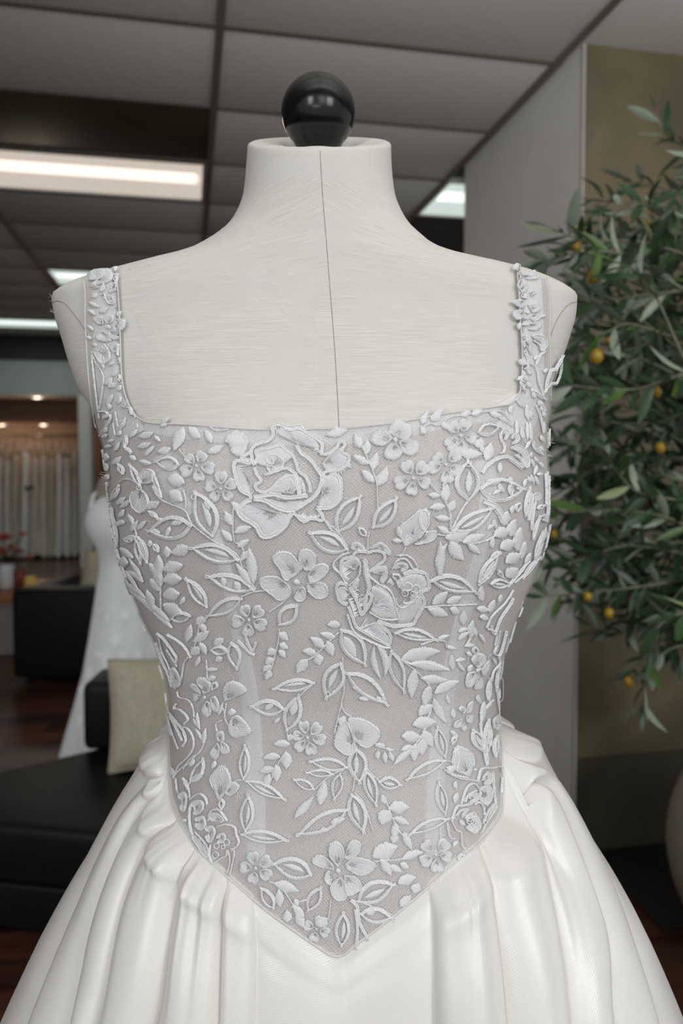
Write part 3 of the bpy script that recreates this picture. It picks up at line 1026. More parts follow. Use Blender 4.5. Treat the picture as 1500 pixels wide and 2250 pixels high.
order = sorted(range(len(leaves)), key=lambda q: leaves[q][0][1])
rest = MB()
for c_, q in enumerate(order):
    p, mt, sc, k = leaves[q]
    if c_ < 300:
        o = bpy.data.objects.new('leaf', LV[k])
        COL.objects.link(o)
        o.parent = tree
        o.location = p - PC
        o.rotation_euler = mt.to_euler()
        o.scale = (sc, sc, sc)
    else:
        me = LV[k]
        rest.add([np.asarray(p) + np.array(mt @ (v.co * sc)) for v in me.vertices], [tuple(f.vertices) for f in me.polygons])
o = rest.build('foliage', M['leaf'], tree, True)
o['kind'] = 'stuff'
for px, py, Y, r in ((1305, 606, 1.40, 0.0118), (1265, 541, 1.45, 0.0105), (1310, 783, 1.36, 0.0122), (1441, 861, 1.42, 0.0098), (1450, 984, 1.55, 0.0105), (1290, 1311, 1.6, 0.0095),
                     (1337, 1347, 1.6, 0.0105), (1381, 1497, 1.6, 0.0105), (1215, 1172, 1.6, 0.009), (1336, 748, 1.45, 0.006), (1424, 488, 1.6, 0.006)):
    c = on_y(px, py, Y)
    mb = MB()
    mb.sphere(c, r, 14, 10, 1.18)
    o = mb.build('olive', M['olivefruit'], tree, True)
    MB().tube([c + np.array([0, 0, r * 1.1]), c + np.array([0.004, 0, r * 1.1 + 0.012]), c + np.array([0.014, 0.002, r * 1.1 + 0.022])], 0.0011, 5).build('olive_stalk', M['twig'], o, True)

# ================================================================== DRESS FORM
D = 0.60                         # distance of the form's axis from the camera
# picture row, left and right outline there, depth towards the front and the back (m)
TAB = [
    (230, 548, 858, .048, .052), (325, 544, 859, .049, .053), (380, 540, 861, .050, .055), (435, 534, 868, .052, .058), (470, 522, 881, .053, .060), (505, 500, 903, .055, .062),
    (530, 470, 930, .057, .064), (553, 430, 962, .058, .066), (572, 382, 1012, .060, .068), (585, 322, 1072, .061, .070), (600, 258, 1148, .062, .071),
    (615, 196, 1200, .063, .072), (635, 142, 1244, .065, .073), (656, 113, 1268, .067, .074), (690, 117, 1266, .070, .076), (750, 135, 1250, .077, .080),
    (800, 150, 1233, .083, .083), (850, 168, 1215, .089, .086), (890, 192, 1204, .094, .088), (935, 212, 1201, .099, .090), (1000, 229, 1203, .105, .090),
    (1060, 236, 1207, .109, .089), (1130, 246, 1207, .110, .087), (1200, 258, 1193, .109, .085), (1270, 282, 1165, .106, .083), (1340, 310, 1136, .102, .081),
    (1390, 336, 1118, .099, .080), (1430, 350, 1107, .097, .080), (1480, 364, 1098, .095, .081), (1540, 370, 1094, .095, .084), (1600, 370, 1098, .097, .090),
    (1650, 368, 1105, .100, .096), (1700, 366, 1110, .103, .101), (1800, 350, 1124, .109, .112), (1950, 322, 1150, .117, .122), (2200, 300, 1175, .122, .13), (2500, 300, 1180, .12, .13)]
NEXP = 2.25
BUST = [(-0.083, 1120, 0.018, 0.050), (0.083, 1112, 0.018, 0.050)]
_z, _a, _c, _bf, _bb = [], [], [], [], []
for y, xl, xr, bf, bb in TAB:
    _z.append(on_y((xl + xr) / 2, y, D)[2])
    s_ = math.sqrt(D * D - bf * bf)
    _a.append((xr - xl) / 2 / FPX * s_)
    _c.append(((xl + xr) / 2 - 750) / FPX * D)
    _bf.append(bf); _bb.append(bb)
_z, _a, _c, _bf, _bb = [np.array(q, float)[::-1] for q in (_z, _a, _c, _bf, _bb)]
_zt = np.array([q[0] for q in TAB], float)[::-1]
_tl = np.array([q[1] for q in TAB], float)[::-1]
_tr = np.array([q[2] for q in TAB], float)[::-1]
BZ = [(x, on_y(750, y, 0.5)[2], A, s) for x, y, A, s in BUST]


def body(th, z, off=0.0):
    """point of the form's surface at angle th (0 = right, 90 = front) and height z, pushed out by off"""
    th = np.asarray(th, float); z = np.asarray(z, float)
    a, c, bf, bb = pchip(_z, _a, z), pchip(_z, _c, z), pchip(_z, _bf, z), pchip(_z, _bb, z)
    cs, sn = np.cos(th), np.sin(th)
    k = 2.0 / NEXP
    ux = np.sign(cs) * np.abs(cs) ** k
    uy = np.sign(sn) * np.abs(sn) ** k
    b = np.where(sn >= 0, bf, bb)
    x = c + (a + off) * ux
    y = D - (b + off) * uy
    fr = np.clip(sn, 0, 1) ** 1.0
    for bx, bz, A, s in BZ:
        y = y - A * fr * np.exp(-((x - c - bx) ** 2 + (z - bz) ** 2) / (2 * s * s))
    return np.stack([x, y, np.broadcast_to(z, x.shape)], -1)


for _it in range(5):       # fit the half-widths so the outline meets the measured one
    th = np.linspace(-0.6, math.pi + 0.6, 500)
    for i in range(len(_z)):
        px, _ = proj(body(th, np.full_like(th, _z[i])))
        ins = float(np.interp(_zt[i], [880, 960], [0, 9]))      # the bodice lies over the form here
        el, er = _tl[i] + ins - px.min(), _tr[i] - ins - px.max()
        _c[i] += (el + er) / 2 / FPX * D * 0.9
        _a[i] += (er - el) / 2 / FPX * D * 0.9


def linen_mat():
    m, nt, p = new_mat('cream_damask_linen')
    tc = nd(nt, 'ShaderNodeTexCoord')
    sep = nd(nt, 'ShaderNodeSeparateXYZ')
    nt.links.new(tc.outputs['Object'], sep.inputs[0])
    x0 = math_n(nt, 'ADD', sep.outputs['X'], 0.012)
    ax = math_n(nt, 'ABSOLUTE', x0)
    zz = math_n(nt, 'SUBTRACT', sep.outputs['Z'], CAMZ + 0.09)
    wgt = nd(nt, 'ShaderNodeMath', operation='MULTIPLY', use_clamp=True)
    nt.links.new(zz, wgt.inputs[0]); wgt.inputs[1].default_value = 9.0
    sk = math_n(nt, 'MULTIPLY', math_n(nt, 'MULTIPLY', ax, 0.62), wgt.outputs[0])
    v = math_n(nt, 'ADD', sep.outputs['Z'], sk)
    cmb = nd(nt, 'ShaderNodeCombineXYZ')
    nt.links.new(sep.outputs['X'], cmb.inputs[0]); nt.links.new(sep.outputs['Y'], cmb.inputs[1]); nt.links.new(v, cmb.inputs[2])
    mp = nd(nt, 'ShaderNodeMapping')
    mp.inputs['Scale'].default_value = (45, 45, 1500)
    nt.links.new(cmb.outputs[0], mp.inputs['Vector'])
    n = nd(nt, 'ShaderNodeTexNoise', i_Scale=1.0, i_Detail=3.0)
    nt.links.new(mp.outputs['Vector'], n.inputs['Vector'])
    mp2 = nd(nt, 'ShaderNodeMapping')
    mp2.inputs['Scale'].default_value = (900, 900, 30)
    nt.links.new(cmb.outputs[0], mp2.inputs['Vector'])
    n2 = nd(nt, 'ShaderNodeTexNoise', i_Scale=1.0, i_Detail=1.0)
    nt.links.new(mp2.outputs['Vector'], n2.inputs['Vector'])
    # woven damask motif: smooth satin-faced patches with leaf-like outlines
    nz = nd(nt, 'ShaderNodeTexNoise', i_Scale=16.0, i_Detail=3.0, i_Distortion=1.6)
    nt.links.new(tc.outputs['Object'], nz.inputs['Vector'])
    pat = nd(nt, 'ShaderNodeValToRGB')
    pat.color_ramp.elements[0].position = 0.49
    pat.color_ramp.elements[1].position = 0.525
    nt.links.new(nz.outputs['Fac'], pat.inputs['Fac'])
    thr = nd(nt, 'ShaderNodeValToRGB')
    thr.color_ramp.elements[0].position = 0.30
    thr.color_ramp.elements[1].position = 0.72
    thr.color_ramp.elements[0].color = col4(srgb(220, 217, 210))
    thr.color_ramp.elements[1].color = col4(srgb(236, 234, 228))
    nt.links.new(n.outputs['Fac'], thr.inputs['Fac'])
    mx = nd(nt, 'ShaderNodeMix', data_type='RGBA')
    f = math_n(nt, 'MULTIPLY', pat.outputs['Color'], 0.75)
    nt.links.new(f, mx.inputs[0])
    nt.links.new(thr.outputs['Color'], mx.inputs[6])
    mx.inputs[7].default_value = col4(srgb(227, 225, 219))
    nt.links.new(mx.outputs[2], p.inputs['Base Color'])
    rr = math_n(nt, 'MULTIPLY_ADD', pat.outputs['Color'], -0.12, 0.82)
    nt.links.new(rr, p.inputs['Roughness'])
    p.inputs['Specular IOR Level'].default_value = 0.3
    h = math_n(nt, 'ADD', n.outputs['Fac'], math_n(nt, 'MULTIPLY', n2.outputs['Fac'], 0.35))
    hs = math_n(nt, 'MULTIPLY', h, math_n(nt, 'MULTIPLY_ADD', pat.outputs['Color'], -0.6, 1.0))
    b = nd(nt, 'ShaderNodeBump', i_Strength=0.5, i_Distance=0.0005)
    nt.links.new(hs, b.inputs['Height'])
    nt.links.new(b.outputs['Normal'], p.inputs['Normal'])
    return m


M['linen'] = linen_mat()
M['seam'] = mat('stitched_seam', srgb(176, 172, 164), 0.9, noise=(300, 0.15))
M['ball'] = mat('black_lacquer', srgb(14, 14, 17), 0.2, noise=(30, 0.1), bump=(70, 0.05, 0.001))
M['fray'] = mat('frayed_white_thread', srgb(240, 240, 236), 0.8, noise=(200, 0.05))
form = empty('tailors_dress_form', (0, D, 0), 'cream linen tailor\'s dress form with a black ball finial', 'dress form')

NECKZ = on_y(700, 318, D)[2]


def neck_top(y):
    return NECKZ + (y - D) * 0.485


NT, NR = 220, 230
ZB = CAMZ - 0.62
ths = np.linspace(0, 2 * math.pi, NT, endpoint=False)
verts = np.zeros((NR + 1, NT, 3))
for k, t in enumerate(ths):
    zt = NECKZ
    for _ in range(6):
        zt = neck_top(float(body(t, zt)[1]))
    s = np.linspace(0, 1, NR + 1)
    zz = ZB + (zt - ZB) * s
    verts[:, k] = body(np.full(NR + 1, t), zz)
# rounded rim, then the cap sloping in to a dimple for the ball
axis0 = np.array([float(pchip(_z, _c, NECKZ)), D])
rim = verts[-1].copy()
ctr = np.array([axis0[0], D + 0.002, neck_top(D)])
rows = [verts.reshape(-1, 3)]
for sc, dz in ((0.985, 0.0016), (0.95, 0.0026), (0.86, 0.0022), (0.72, 0.0005), (0.6, -0.003), (0.48, -0.006), (0.2, -0.008)):
    q = ctr + (rim - ctr) * sc
    q[:, 2] += dz
    wob = 0.0008 * np.sin(9 * ths) * (1 if sc < 0.9 else 0)
    q[:, 2] += wob
    rows.append(q)
fv = np.vstack(rows)
nrow = NR + 1 + 7
ff = []
for i in range(nrow - 1):
    for k in range(NT):
        k2 = (k + 1) % NT
        ff.append((i * NT + k, i * NT + k2, (i + 1) * NT + k2, (i + 1) * NT + k))
ff.append(tuple(range((nrow - 1) * NT, nrow * NT)))
ff.append(tuple(range(NT))[::-1])
mesh_obj('torso', fv, ff, M['linen'], form)
FORM_BVH = BVHTree.FromPolygons([tuple(v) for v in fv], ff)

# ball finial
rb = 80 / FPX * D * 0.995
bc = on_y(699, 248, D)
pr = []
for t in np.linspace(-0.82, math.pi / 2, 40):
    pr.append((max(1e-5, rb * math.cos(t)), rb * math.sin(t)))
MB().lathe([(0.012, -rb * 1.02), (0.018, -rb * 0.86)] + pr, bc, 56, True, True).build('ball_finial', M['ball'], form, True)
# stand
MB().lathe([(0.016, 0.03), (0.016, ZB + 0.02)], (0, D + 0.01, 0), 16).build('pole', M['black'], form, True)
MB().lathe([(0.19, 0.001), (0.19, 0.014), (0.05, 0.03), (0.02, 0.05)], (0, D + 0.01, 0), 32).build('base', M['black'], form, True)


def hit_on(bvh, px, py, lift=0.0, cx=745.0):
    """where the sight line through a picture point meets a surface; steps towards the middle when it just misses"""
    for k in range(60):
        d = ray(px, py)
        h = bvh.ray_cast(Vector(CAM), Vector(d))
        if h[0] is not None:
            p, n = np.array(h[0]), np.array(h[1])
            if n @ d > 0:
                n = -n
            return p + n * lift, n, h[2]
        px += 1.0 if px < cx else -1.0
        if k > 6:
            py += 0.7
    d = ray(px, py)
    h = bvh.find_nearest(Vector(CAM + d * D))
    return np.array(h[0]) + np.array(h[1]) * lift, np.array(h[1]), h[2]


def seam_on_form(pts, r, name, m, parent, n=60, lift=0.0):
    P = [hit_on(FORM_BVH, x, y, lift)[0] for x, y in spline(pts, n)]
    return MB().tube(P, r, 6).build(name, m, parent, True)


seam_on_form([(703, 331), (708, 420), (716, 520), (726, 650), (736, 780), (746, 960)], 0.00032, 'centre_seam', M['seam'], form, 70)
seam_on_form([(116, 664), (130, 661), (146, 670), (162, 689), (180, 714), (196, 742), (207, 772)], 0.0004, 'armhole_seam', M['seam'], form, 40)
seam_on_form([(1266, 663), (1250, 668), (1236, 682), (1222, 705), (1210, 735), (1199, 775)], 0.0004, 'armhole_seam', M['seam'], form, 40)
# frayed threads around the ball and on the shoulder edge
for px, y in ((680, 325), (704, 324), (741, 324), (760, 321), (622, 318)):
    mb = MB()
    c = hit_on(FORM_BVH, px, y + 7)[0] + np.array([0, 0.012, 0.0045])
    for q in range(16):
        a = RNG.uniform(0, math.pi)
        d = np.array([math.cos(a), RNG.uniform(-0.5, 0.3), math.sin(a) * 0.7]) * RNG.uniform(0.0015, 0.0042)
        mb.tube([c, c + d * 0.6 + RNG.normal(0, 0.0003, 3), c + d], [0.00045, 0.0004, 0.0002], 5)
    mb.build('frayed_tuft', M['fray'], form, True)
mb = MB()
for q in range(46):
    if q < 26:
        x = RNG.uniform(280, 385); y = np.interp(x, [262, 330, 382], [599, 584, 572]); ln = RNG.uniform(0.001, 0.003)
    else:
        x = RNG.uniform(110, 130); y = RNG.uniform(650, 690); ln = RNG.uniform(0.0015, 0.004)
    c = hit_on(FORM_BVH, x, y)[0]
    a = RNG.uniform(0.6, 2.7) if q < 26 else RNG.uniform(1.5, 3.6)
    d = np.array([math.cos(a), 0, math.sin(a)]) * ln
    mb.tube([c, c + d * 0.5 + RNG.normal(0, 0.0004, 3), c + d + RNG.normal(0, 0.0005, 3)], 0.00008, 4)
o = mb.build('loose_fibres', M['fray'], form, True)
o['kind'] = 'stuff'

# ================================================================== WEDDING GOWN
gown = empty('wedding_gown', (0, D, 0), 'ivory satin ball gown with floral lace bodice on the near dress form', 'gown')


def body_inv(p, off=0.0):
    x, y, z = p
    a, c, bf, bb = [float(pchip(_z, q, z)) for q in (_a, _c, _bf, _bb)]
    th = math.pi / 2
    cs = (x - c) / (a + off)
    for _ in range(12):
        fr = max(0.0, math.sin(th))
        yy = y
        for bx, bz, A, s in BZ:
            yy += A * fr * math.exp(-((x - c - bx) ** 2 + (z - bz) ** 2) / (2 * s * s))
        sn = (D - yy) / ((bf if yy < D else bb) + off)
        e = NEXP / 2
        th = math.atan2(math.copysign(abs(sn) ** e, sn), math.copysign(abs(cs) ** e, cs))
    return th % (2 * math.pi)


def th_of(px, py):
    p, _, _ = hit_on(FORM_BVH, px, py)
    return body_inv(p), p[2]


SEAM_L = [(374, 1650), (376, 1700), (386, 1752), (398, 1790), (420, 1832), (450, 1872), (500, 1917), (545, 1957), (600, 2003), (650, 2040), (700, 2075), (742, 2096)]
SEAM_R = [(742, 2096), (780, 2070), (820, 2040), (870, 2000), (915, 1962), (960, 1922), (1000, 1887), (1040, 1855), (1072, 1818), (1092, 1785)]
sth, sz = [], []
for x, y in SEAM_L + SEAM_R[1:]:
    t, z = th_of(x, y)
    sth.append(t); sz.append(z)
side_l = on_y(370, 1598, D)[2]
side_r = on_y(1100, 1596, D)[2]
sth += [R(186), R(-6), R(215), R(-35), R(14)]
sz += [side_l, side_r, side_l, side_r, side_r - 0.010]
idx = np.argsort(sth)
sth, sz = np.array(sth)[idx], np.array(sz)[idx]
keep = np.r_[True, np.diff(sth) > 1e-3]
sth, sz = sth[keep], sz[keep]


def seam_z(th):
    th = np.asarray(th, float)
    t = np.where(th > R(250), th - 2 * math.pi, th)
    return pchip(sth, sz, t)


# ---- bodice outline (angle, height)
STRAP_LO = [(196, 616), (198, 650), (198, 700), (201, 760), (206, 830), (214, 900), (220, 940)]
STRAP_LI = [(266, 601), (269, 645), (272, 690), (274, 740), (276, 800), (279, 840), (286, 872), (297, 898), (312, 917), (336, 929)]
NECK = [(380, 932), (420, 933), (480, 938), (560, 944), (640, 944), (690, 943), (745, 942), (800, 937), (850, 931), (900, 923), (950, 913), (1000, 905), (1040, 900), (1085, 893)]
STRAP_RI = [(1110, 888), (1127, 872), (1135, 842), (1137, 780), (1133, 700), (1130, 645), (1126, 596)]
STRAP_RO = [(1190, 612), (1196, 650), (1197, 700), (1196, 760), (1198, 830), (1200, 885)]
RU = 0.15


def uv_pt(px, py):
    t, z = th_of(px, py)
    return t * RU, z


loop = []
lo = [uv_pt(*p) for p in spline(STRAP_LO, 40)]
ro = [uv_pt(*p) for p in spline(STRAP_RO, 40)]
top = [uv_pt(*p) for p in spline(STRAP_LI + NECK + STRAP_RI, 190)]
arm_l, arm_r = lo[-1], ro[-1]
TH_L, TH_R = R(188), R(-8)
loop += lo
loop += [(TH_L * RU, arm_l[1] - 0.004)]
for z in np.linspace(arm_l[1] - 0.008, side_l + 0.002, 40):
    loop.append((TH_L * RU, z))
for t in np.linspace(TH_L, TH_R, 260):
    loop.append((t * RU, float(seam_z(t))))
for z in np.linspace(side_r + 0.002, arm_r[1] - 0.004, 40):
    loop.append((TH_R * RU, z))


def wrap(p):
    return (p[0] - 2 * math.pi * RU, p[1]) if p[0] > R(250) * RU else p


loop += [wrap(p) for p in ro[::-1]]
loop += [wrap(p) for p in top[::-1]]
# drop near-duplicate points
cl = [loop[0]]
for p in loop[1:]:
    if math.hypot(p[0] - cl[-1][0], p[1] - cl[-1][1]) > 4e-4:
        cl.append(p)
loop = cl
if math.hypot(loop[0][0] - loop[-1][0], loop[0][1] - loop[-1][1]) < 4e-4:
    loop.pop()
LP = np.array(loop)


def inside(poly, q):
    x, y = q
    c = False
    j = len(poly) - 1
    for i in range(len(poly)):
        if (poly[i][1] > y) != (poly[j][1] > y) and x < (poly[j][0] - poly[i][0]) * (y - poly[i][1]) / (poly[j][1] - poly[i][1]) + poly[i][0]:
            c = not c
        j = i
    return c


pts = [Vector(p) for p in loop]
gs = 0.0042
u0, u1, v0, v1 = LP[:, 0].min(), LP[:, 0].max(), LP[:, 1].min(), LP[:, 1].max()
LPl = LP.tolist()
for i in range(int((u1 - u0) / gs) + 1):
    for j in range(int((v1 - v0) / gs) + 1):
        q = (u0 + (i + 0.5 * (j % 2)) * gs, v0 + j * gs)
        if inside(LPl, q) and np.min(np.sum((LP - q) ** 2, 1)) > (0.45 * gs) ** 2:
            pts.append(Vector(q))
nl = len(loop)
cdt = delaunay_2d_cdt(pts, [(i, (i + 1) % nl) for i in range(nl)], [], 0, 1e-6)
cv, ce, cf = cdt[0], cdt[1], cdt[2]
cf2 = []
for f in cf:
    c = sum((cv[i] for i in f), Vector((0, 0))) / len(f)
    if inside(LPl, (c.x, c.y)):
        cf2.append(tuple(f))
CU = np.array([(p.x / RU, p.y) for p in cv])


def relief(th, z):
    """soft unevenness of the boned cups and waist"""
    return 0.0


OFF_L, OFF_N = 0.0022, 0.0036


def bodice_pts(off):
    return body(CU[:, 0], CU[:, 1], off)


def net_mat():
    m, nt, p = new_mat('fine_lace_net')
    uvn = nd(nt, 'ShaderNodeUVMap')
    mp = nd(nt, 'ShaderNodeMapping')
    mp.inputs['Rotation'].default_value = (0, 0, R(38))
    nt.links.new(uvn.outputs[0], mp.inputs['Vector'])
    n = nd(nt, 'ShaderNodeTexNoise', i_Scale=300.0, i_Detail=1.0)
    nt.links.new(mp.outputs['Vector'], n.inputs['Vector'])
    va = nd(nt, 'ShaderNodeVectorMath', operation='SCALE')
    va.inputs['Scale'].default_value = 0.0012
    nt.links.new(n.outputs['Color'], va.inputs[0])
    vb = nd(nt, 'ShaderNodeVectorMath', operation='ADD')
    nt.links.new(mp.outputs['Vector'], vb.inputs[0]); nt.links.new(va.outputs[0], vb.inputs[1])
    sep = nd(nt, 'ShaderNodeSeparateXYZ')
    nt.links.new(vb.outputs[0], sep.inputs[0])
    lines = []
    for ax in ('X', 'Y'):
        f = math_n(nt, 'FRACT', math_n(nt, 'MULTIPLY', sep.outputs[ax], 1 / 0.00150))
        d = math_n(nt, 'ABSOLUTE', math_n(nt, 'SUBTRACT', f, 0.5))
        lines.append(d)
    mn = math_n(nt, 'MINIMUM', lines[0], lines[1])
    ss = nd(nt, 'ShaderNodeMapRange', interpolation_type='SMOOTHSTEP')
    ss.inputs['From Min'].default_value = 0.06
    ss.inputs['From Max'].default_value = 0.18
    ss.inputs['To Min'].default_value = 0.46
    ss.inputs['To Max'].default_value = 0.08
    nt.links.new(mn, ss.inputs['Value'])
    p.inputs['Base Color'].default_value = col4(srgb(238, 238, 240))
    p.inputs['Roughness'].default_value = 0.7
    nt.links.new(ss.outputs[0], p.inputs['Alpha'])
    return m


def lining_mat():
    m, nt, p = new_mat('bodice_lining')
    tc = nd(nt, 'ShaderNodeTexCoord')
    n = nd(nt, 'ShaderNodeTexNoise', i_Scale=11.0, i_Detail=2.0)
    nt.links.new(tc.outputs['Object'], n.inputs['Vector'])
    r = nd(nt, 'ShaderNodeValToRGB')
    e = r.color_ramp.elements
    e[0].position, e[1].position = 0.33, 0.68
    e[0].color, e[1].color = col4(srgb(203, 195, 192)), col4(srgb(212, 208, 204))
    nt.links.new(n.outputs['Fac'], r.inputs['Fac'])
    nt.links.new(r.outputs['Color'], p.inputs['Base Color'])
    p.inputs['Roughness'].default_value = 0.6
    return m


M['net'] = net_mat()
M['lining'] = lining_mat()
M['boning'] = mat('satin_boning_casing', srgb(226, 224, 223), 0.5, noise=(40, 0.02))
M['facing'] = mat('white_strap_facing', srgb(238, 237, 235), 0.55, noise=(40, 0.02))
M['lace'] = None
bod = bodice_pts(OFF_L)
bodice = mesh_obj('bodice', bod, cf2, M['lining'], gown)
bodice['label'] = 'translucent boned bodice covered in net and floral lace'
netp = bodice_pts(OFF_N)
mesh_obj('net_overlay', netp, cf2, M['net'], bodice, uv=np.stack([CU[:, 0] * RU, CU[:, 1]], 1))
# a turned edge along neckline, straps and waist seam
edge = [body(p[0] / RU, p[1], OFF_N) for p in top]
MB().tube(edge, 0.0006, 6).build('neckline_binding', M['boning'], bodice, True)
MB().tube([body(p[0] / RU, p[1], OFF_N) for p in lo], 0.0006, 6).build('strap_edge', M['boning'], bodice, True)
MB().tube([body(p[0] / RU, p[1], OFF_N) for p in ro], 0.0006, 6).build('strap_edge', M['boning'], bodice, True)
# straps and bodice back
for (ta, tb_, name) in ((lo[0][0] / RU, top[0][0] / RU, 'left'), (top[-1][0] / RU, ro[0][0] / RU, 'right')):
    vs, fs = [], []
    z0 = lo[0][1] if name == 'left' else ro[0][1]
    xs = np.linspace(-0.178, -0.205, 7) if name == 'left' else np.linspace(0.155, 0.178, 7)
    xs = [on_y(x, 600, D)[0] for x in (np.linspace(268, 200, 7) if name == 'left' else np.linspace(1128, 1188, 7))]
    for i in range(22):
        for x in xs:
            t = i / 21
            z = CAMZ + 0.152 - 0.115 * max(0, t - 0.1)
            h = FORM_BVH.ray_cast(Vector((x * (1 - 0.12 * t), 1.2, z)), Vector((0, -1, 0)))
            if h[0] is None or t < 0.1:
                h = FORM_BVH.ray_cast(Vector((x, D + 0.012 + 0.03 * t, CAMZ + 0.5)), Vector((0, 0, -1)))
                if h[0] is None:
                    h = (Vector((x, D, CAMZ + 0.13)), Vector((0, 0, 1)))
            vs.append(np.array(h[0]) + np.array(h[1]) * 0.003)
    for i in range(21):
        for k in range(6):
            fs.append((i * 7 + k, i * 7 + k + 1, (i + 1) * 7 + k + 1, (i + 1) * 7 + k))
    mesh_obj('strap_back', vs, fs, M['lining'], bodice)
tt = np.linspace(TH_L, 2 * math.pi + TH_R, 70)
vs, fs = [], []
for i in range(31):
    for t in tt:
        zt = arm_l[1] - 0.004 + (arm_r[1] - arm_l[1]) * (t - TH_L) / (2 * math.pi + TH_R - TH_L)
        zb = float(seam_z(t % (2 * math.pi)))
        vs.append(body(t, zb + (zt - zb) * i / 30, OFF_L + 0.0006))
for i in range(30):
    for k in range(69):
        fs.append((i * 70 + k, i * 70 + k + 1, (i + 1) * 70 + k + 1, (i + 1) * 70 + k))
mesh_obj('back_panel', vs, fs, M['lining'], bodice)

# boning casings under the net
def strip_on(bvh, pts, wpx, name, m, parent, lift, n=50):
    P = spline(pts, n)
    vs, fs = [], []
    wp = wpx if hasattr(wpx, '__len__') else [wpx, wpx]
    for i in range(n):
        t = P[min(i + 1, n - 1)] - P[max(i - 1, 0)]
        t /= np.linalg.norm(t)
        nn = np.array([-t[1], t[0]])
        ww = np.interp(i / (n - 1), np.linspace(0, 1, len(wp)), wp)
        for k, c in enumerate((-1, -0.8, -0.3, 0.3, 0.8, 1)):
            q = P[i] + nn * c * ww / 2
            h = hit_on(bvh, q[0], q[1], lift * (0.1 if abs(c) == 1 else 1.0))
            vs.append(h[0])
    for i in range(n - 1):
        for k in range(5):
            fs.append((i * 6 + k, i * 6 + k + 1, (i + 1) * 6 + k + 1, (i + 1) * 6 + k))
    return mesh_obj(name, vs, fs, m, parent)


BOD_BVH = BVHTree.FromPolygons([tuple(v) for v in bod], cf2)
NET_BVH = BVHTree.FromPolygons([tuple(v) for v in netp], cf2)
strip_on(BOD_BVH, [(470, 1165), (488, 1230), (505, 1300), (524, 1400), (546, 1520), (556, 1640), (560, 1740), (562, 1900)], [26, 34, 40, 44, 44], 'boning_casing', M['boning'], bodice, 0.0007)
strip_on(BOD_BVH, [(1062, 1180), (1048, 1240), (1028, 1310), (1002, 1420), (978, 1540), (962, 1660), (956, 1760), (952, 1880)], [26, 34, 40, 42, 42], 'boning_casing', M['boning'], bodice, 0.0007)
strip_on(BOD_BVH, [(352, 1000), (368, 1040), (390, 1090), (420, 1130)], [44, 40, 30], 'cup_band', M['boning'], bodice, 0.0006)
strip_on(BOD_BVH, [(1060, 1010), (1075, 1070), (1072, 1130), (1058, 1200)], [40, 46, 36], 'cup_band', M['boning'], bodice, 0.0006)
strip_on(BOD_BVH, [(231, 618), (236, 700), (238, 780), (243, 850), (256, 905), (284, 962)], [60, 66, 66, 62, 66, 80], 'strap_facing', M['facing'], bodice, 0.0005, 60)
strip_on(BOD_BVH, [(1160, 612), (1165, 700), (1167, 790), (1165, 850), (1150, 905), (1122, 955)], [56, 58, 54, 56, 66, 80], 'strap_facing', M['facing'], bodice, 0.0005, 60)
strip_on(BOD_BVH, [(318, 940), (380, 950), (480, 956), (560, 962), (640, 962), (745, 960), (850, 950), (950, 931), (1040, 918), (1100, 906)], [20, 34, 36, 36, 36, 34, 30], 'neckline_facing', M['boning'], bodice, 0.0006, 90)

# ---- satin skirt
def G_flare(d):
    return np.interp(d, [0, .006, .015, .03, .05, .09, .16, .24, .4, .7, 1.3], [0, .011, .020, .029, .038, .054, .082, .110, .165, .26, .42])


def skirt_base(th, d):
    th = np.asarray(th, float)
    zs = seam_z(th % (2 * math.pi))
    z = zs - d
    sn = np.sin(th)
    frontness = np.clip(sn, 0, 1) ** 2
    wgt = 1 - 0.72 * frontness
    # away from the seam the flare no longer follows the seam's pointed corner
    zsm = np.mean([seam_z((th + o_) % (2 * math.pi)) for o_ in np.linspace(-0.30, 0.30, 9)], axis=0)
    t_ = np.clip((d - 0.004) / 0.06, 0, 1)
    t_ = t_ * t_ * (3 - 2 * t_)
    d0_, d = d, np.maximum(0.0, d + (np.maximum(zsm - z, 0.4 * d) - d) * t_)
    # near the point of the V the cloth leaves the body flat
    g = G_flare(d) * wgt + 0.10 * frontness * np.clip(d - 0.02, 0, None)
    g = g - np.clip(-np.cos(th), 0, 1) * np.interp(d, [0, .02, .1, .24, .4], [0, .012, .0155, .007, 0])
    zb = np.maximum(z, CAMZ - 0.50)
    p = body(th % (2 * math.pi), zb, 0.0)
    a, c, bf, bb = pchip(_z, _a, zb), pchip(_z, _c, zb), pchip(_z, _bf, zb), pchip(_z, _bb, zb)
    cs = np.cos(th)
    nx, ny = cs, -np.sin(th)
    out = np.stack([p[..., 0] + nx * (g + 0.002), p[..., 1] + ny * (g + 0.002), z], -1)
    return out


TB = np.linspace(0, 2 * math.pi, 721)[:-1]
DB = np.r_[np.linspace(0, 0.03, 25)[:-1], np.linspace(0.03, 0.5, 160)]
TT, DD = np.meshgrid(TB, DB)
SB = skirt_base(TT, DD)
bf_ = []
nT = len(TB)
for i in range(len(DB) - 1):
    for k in range(nT):
        bf_.append((i * nT + k, i * nT + (k + 1) % nT, (i + 1) * nT + (k + 1) % nT, (i + 1) * nT + k))
SK_BVH = BVHTree.FromPolygons([tuple(v) for v in SB.reshape(-1, 3)], bf_)


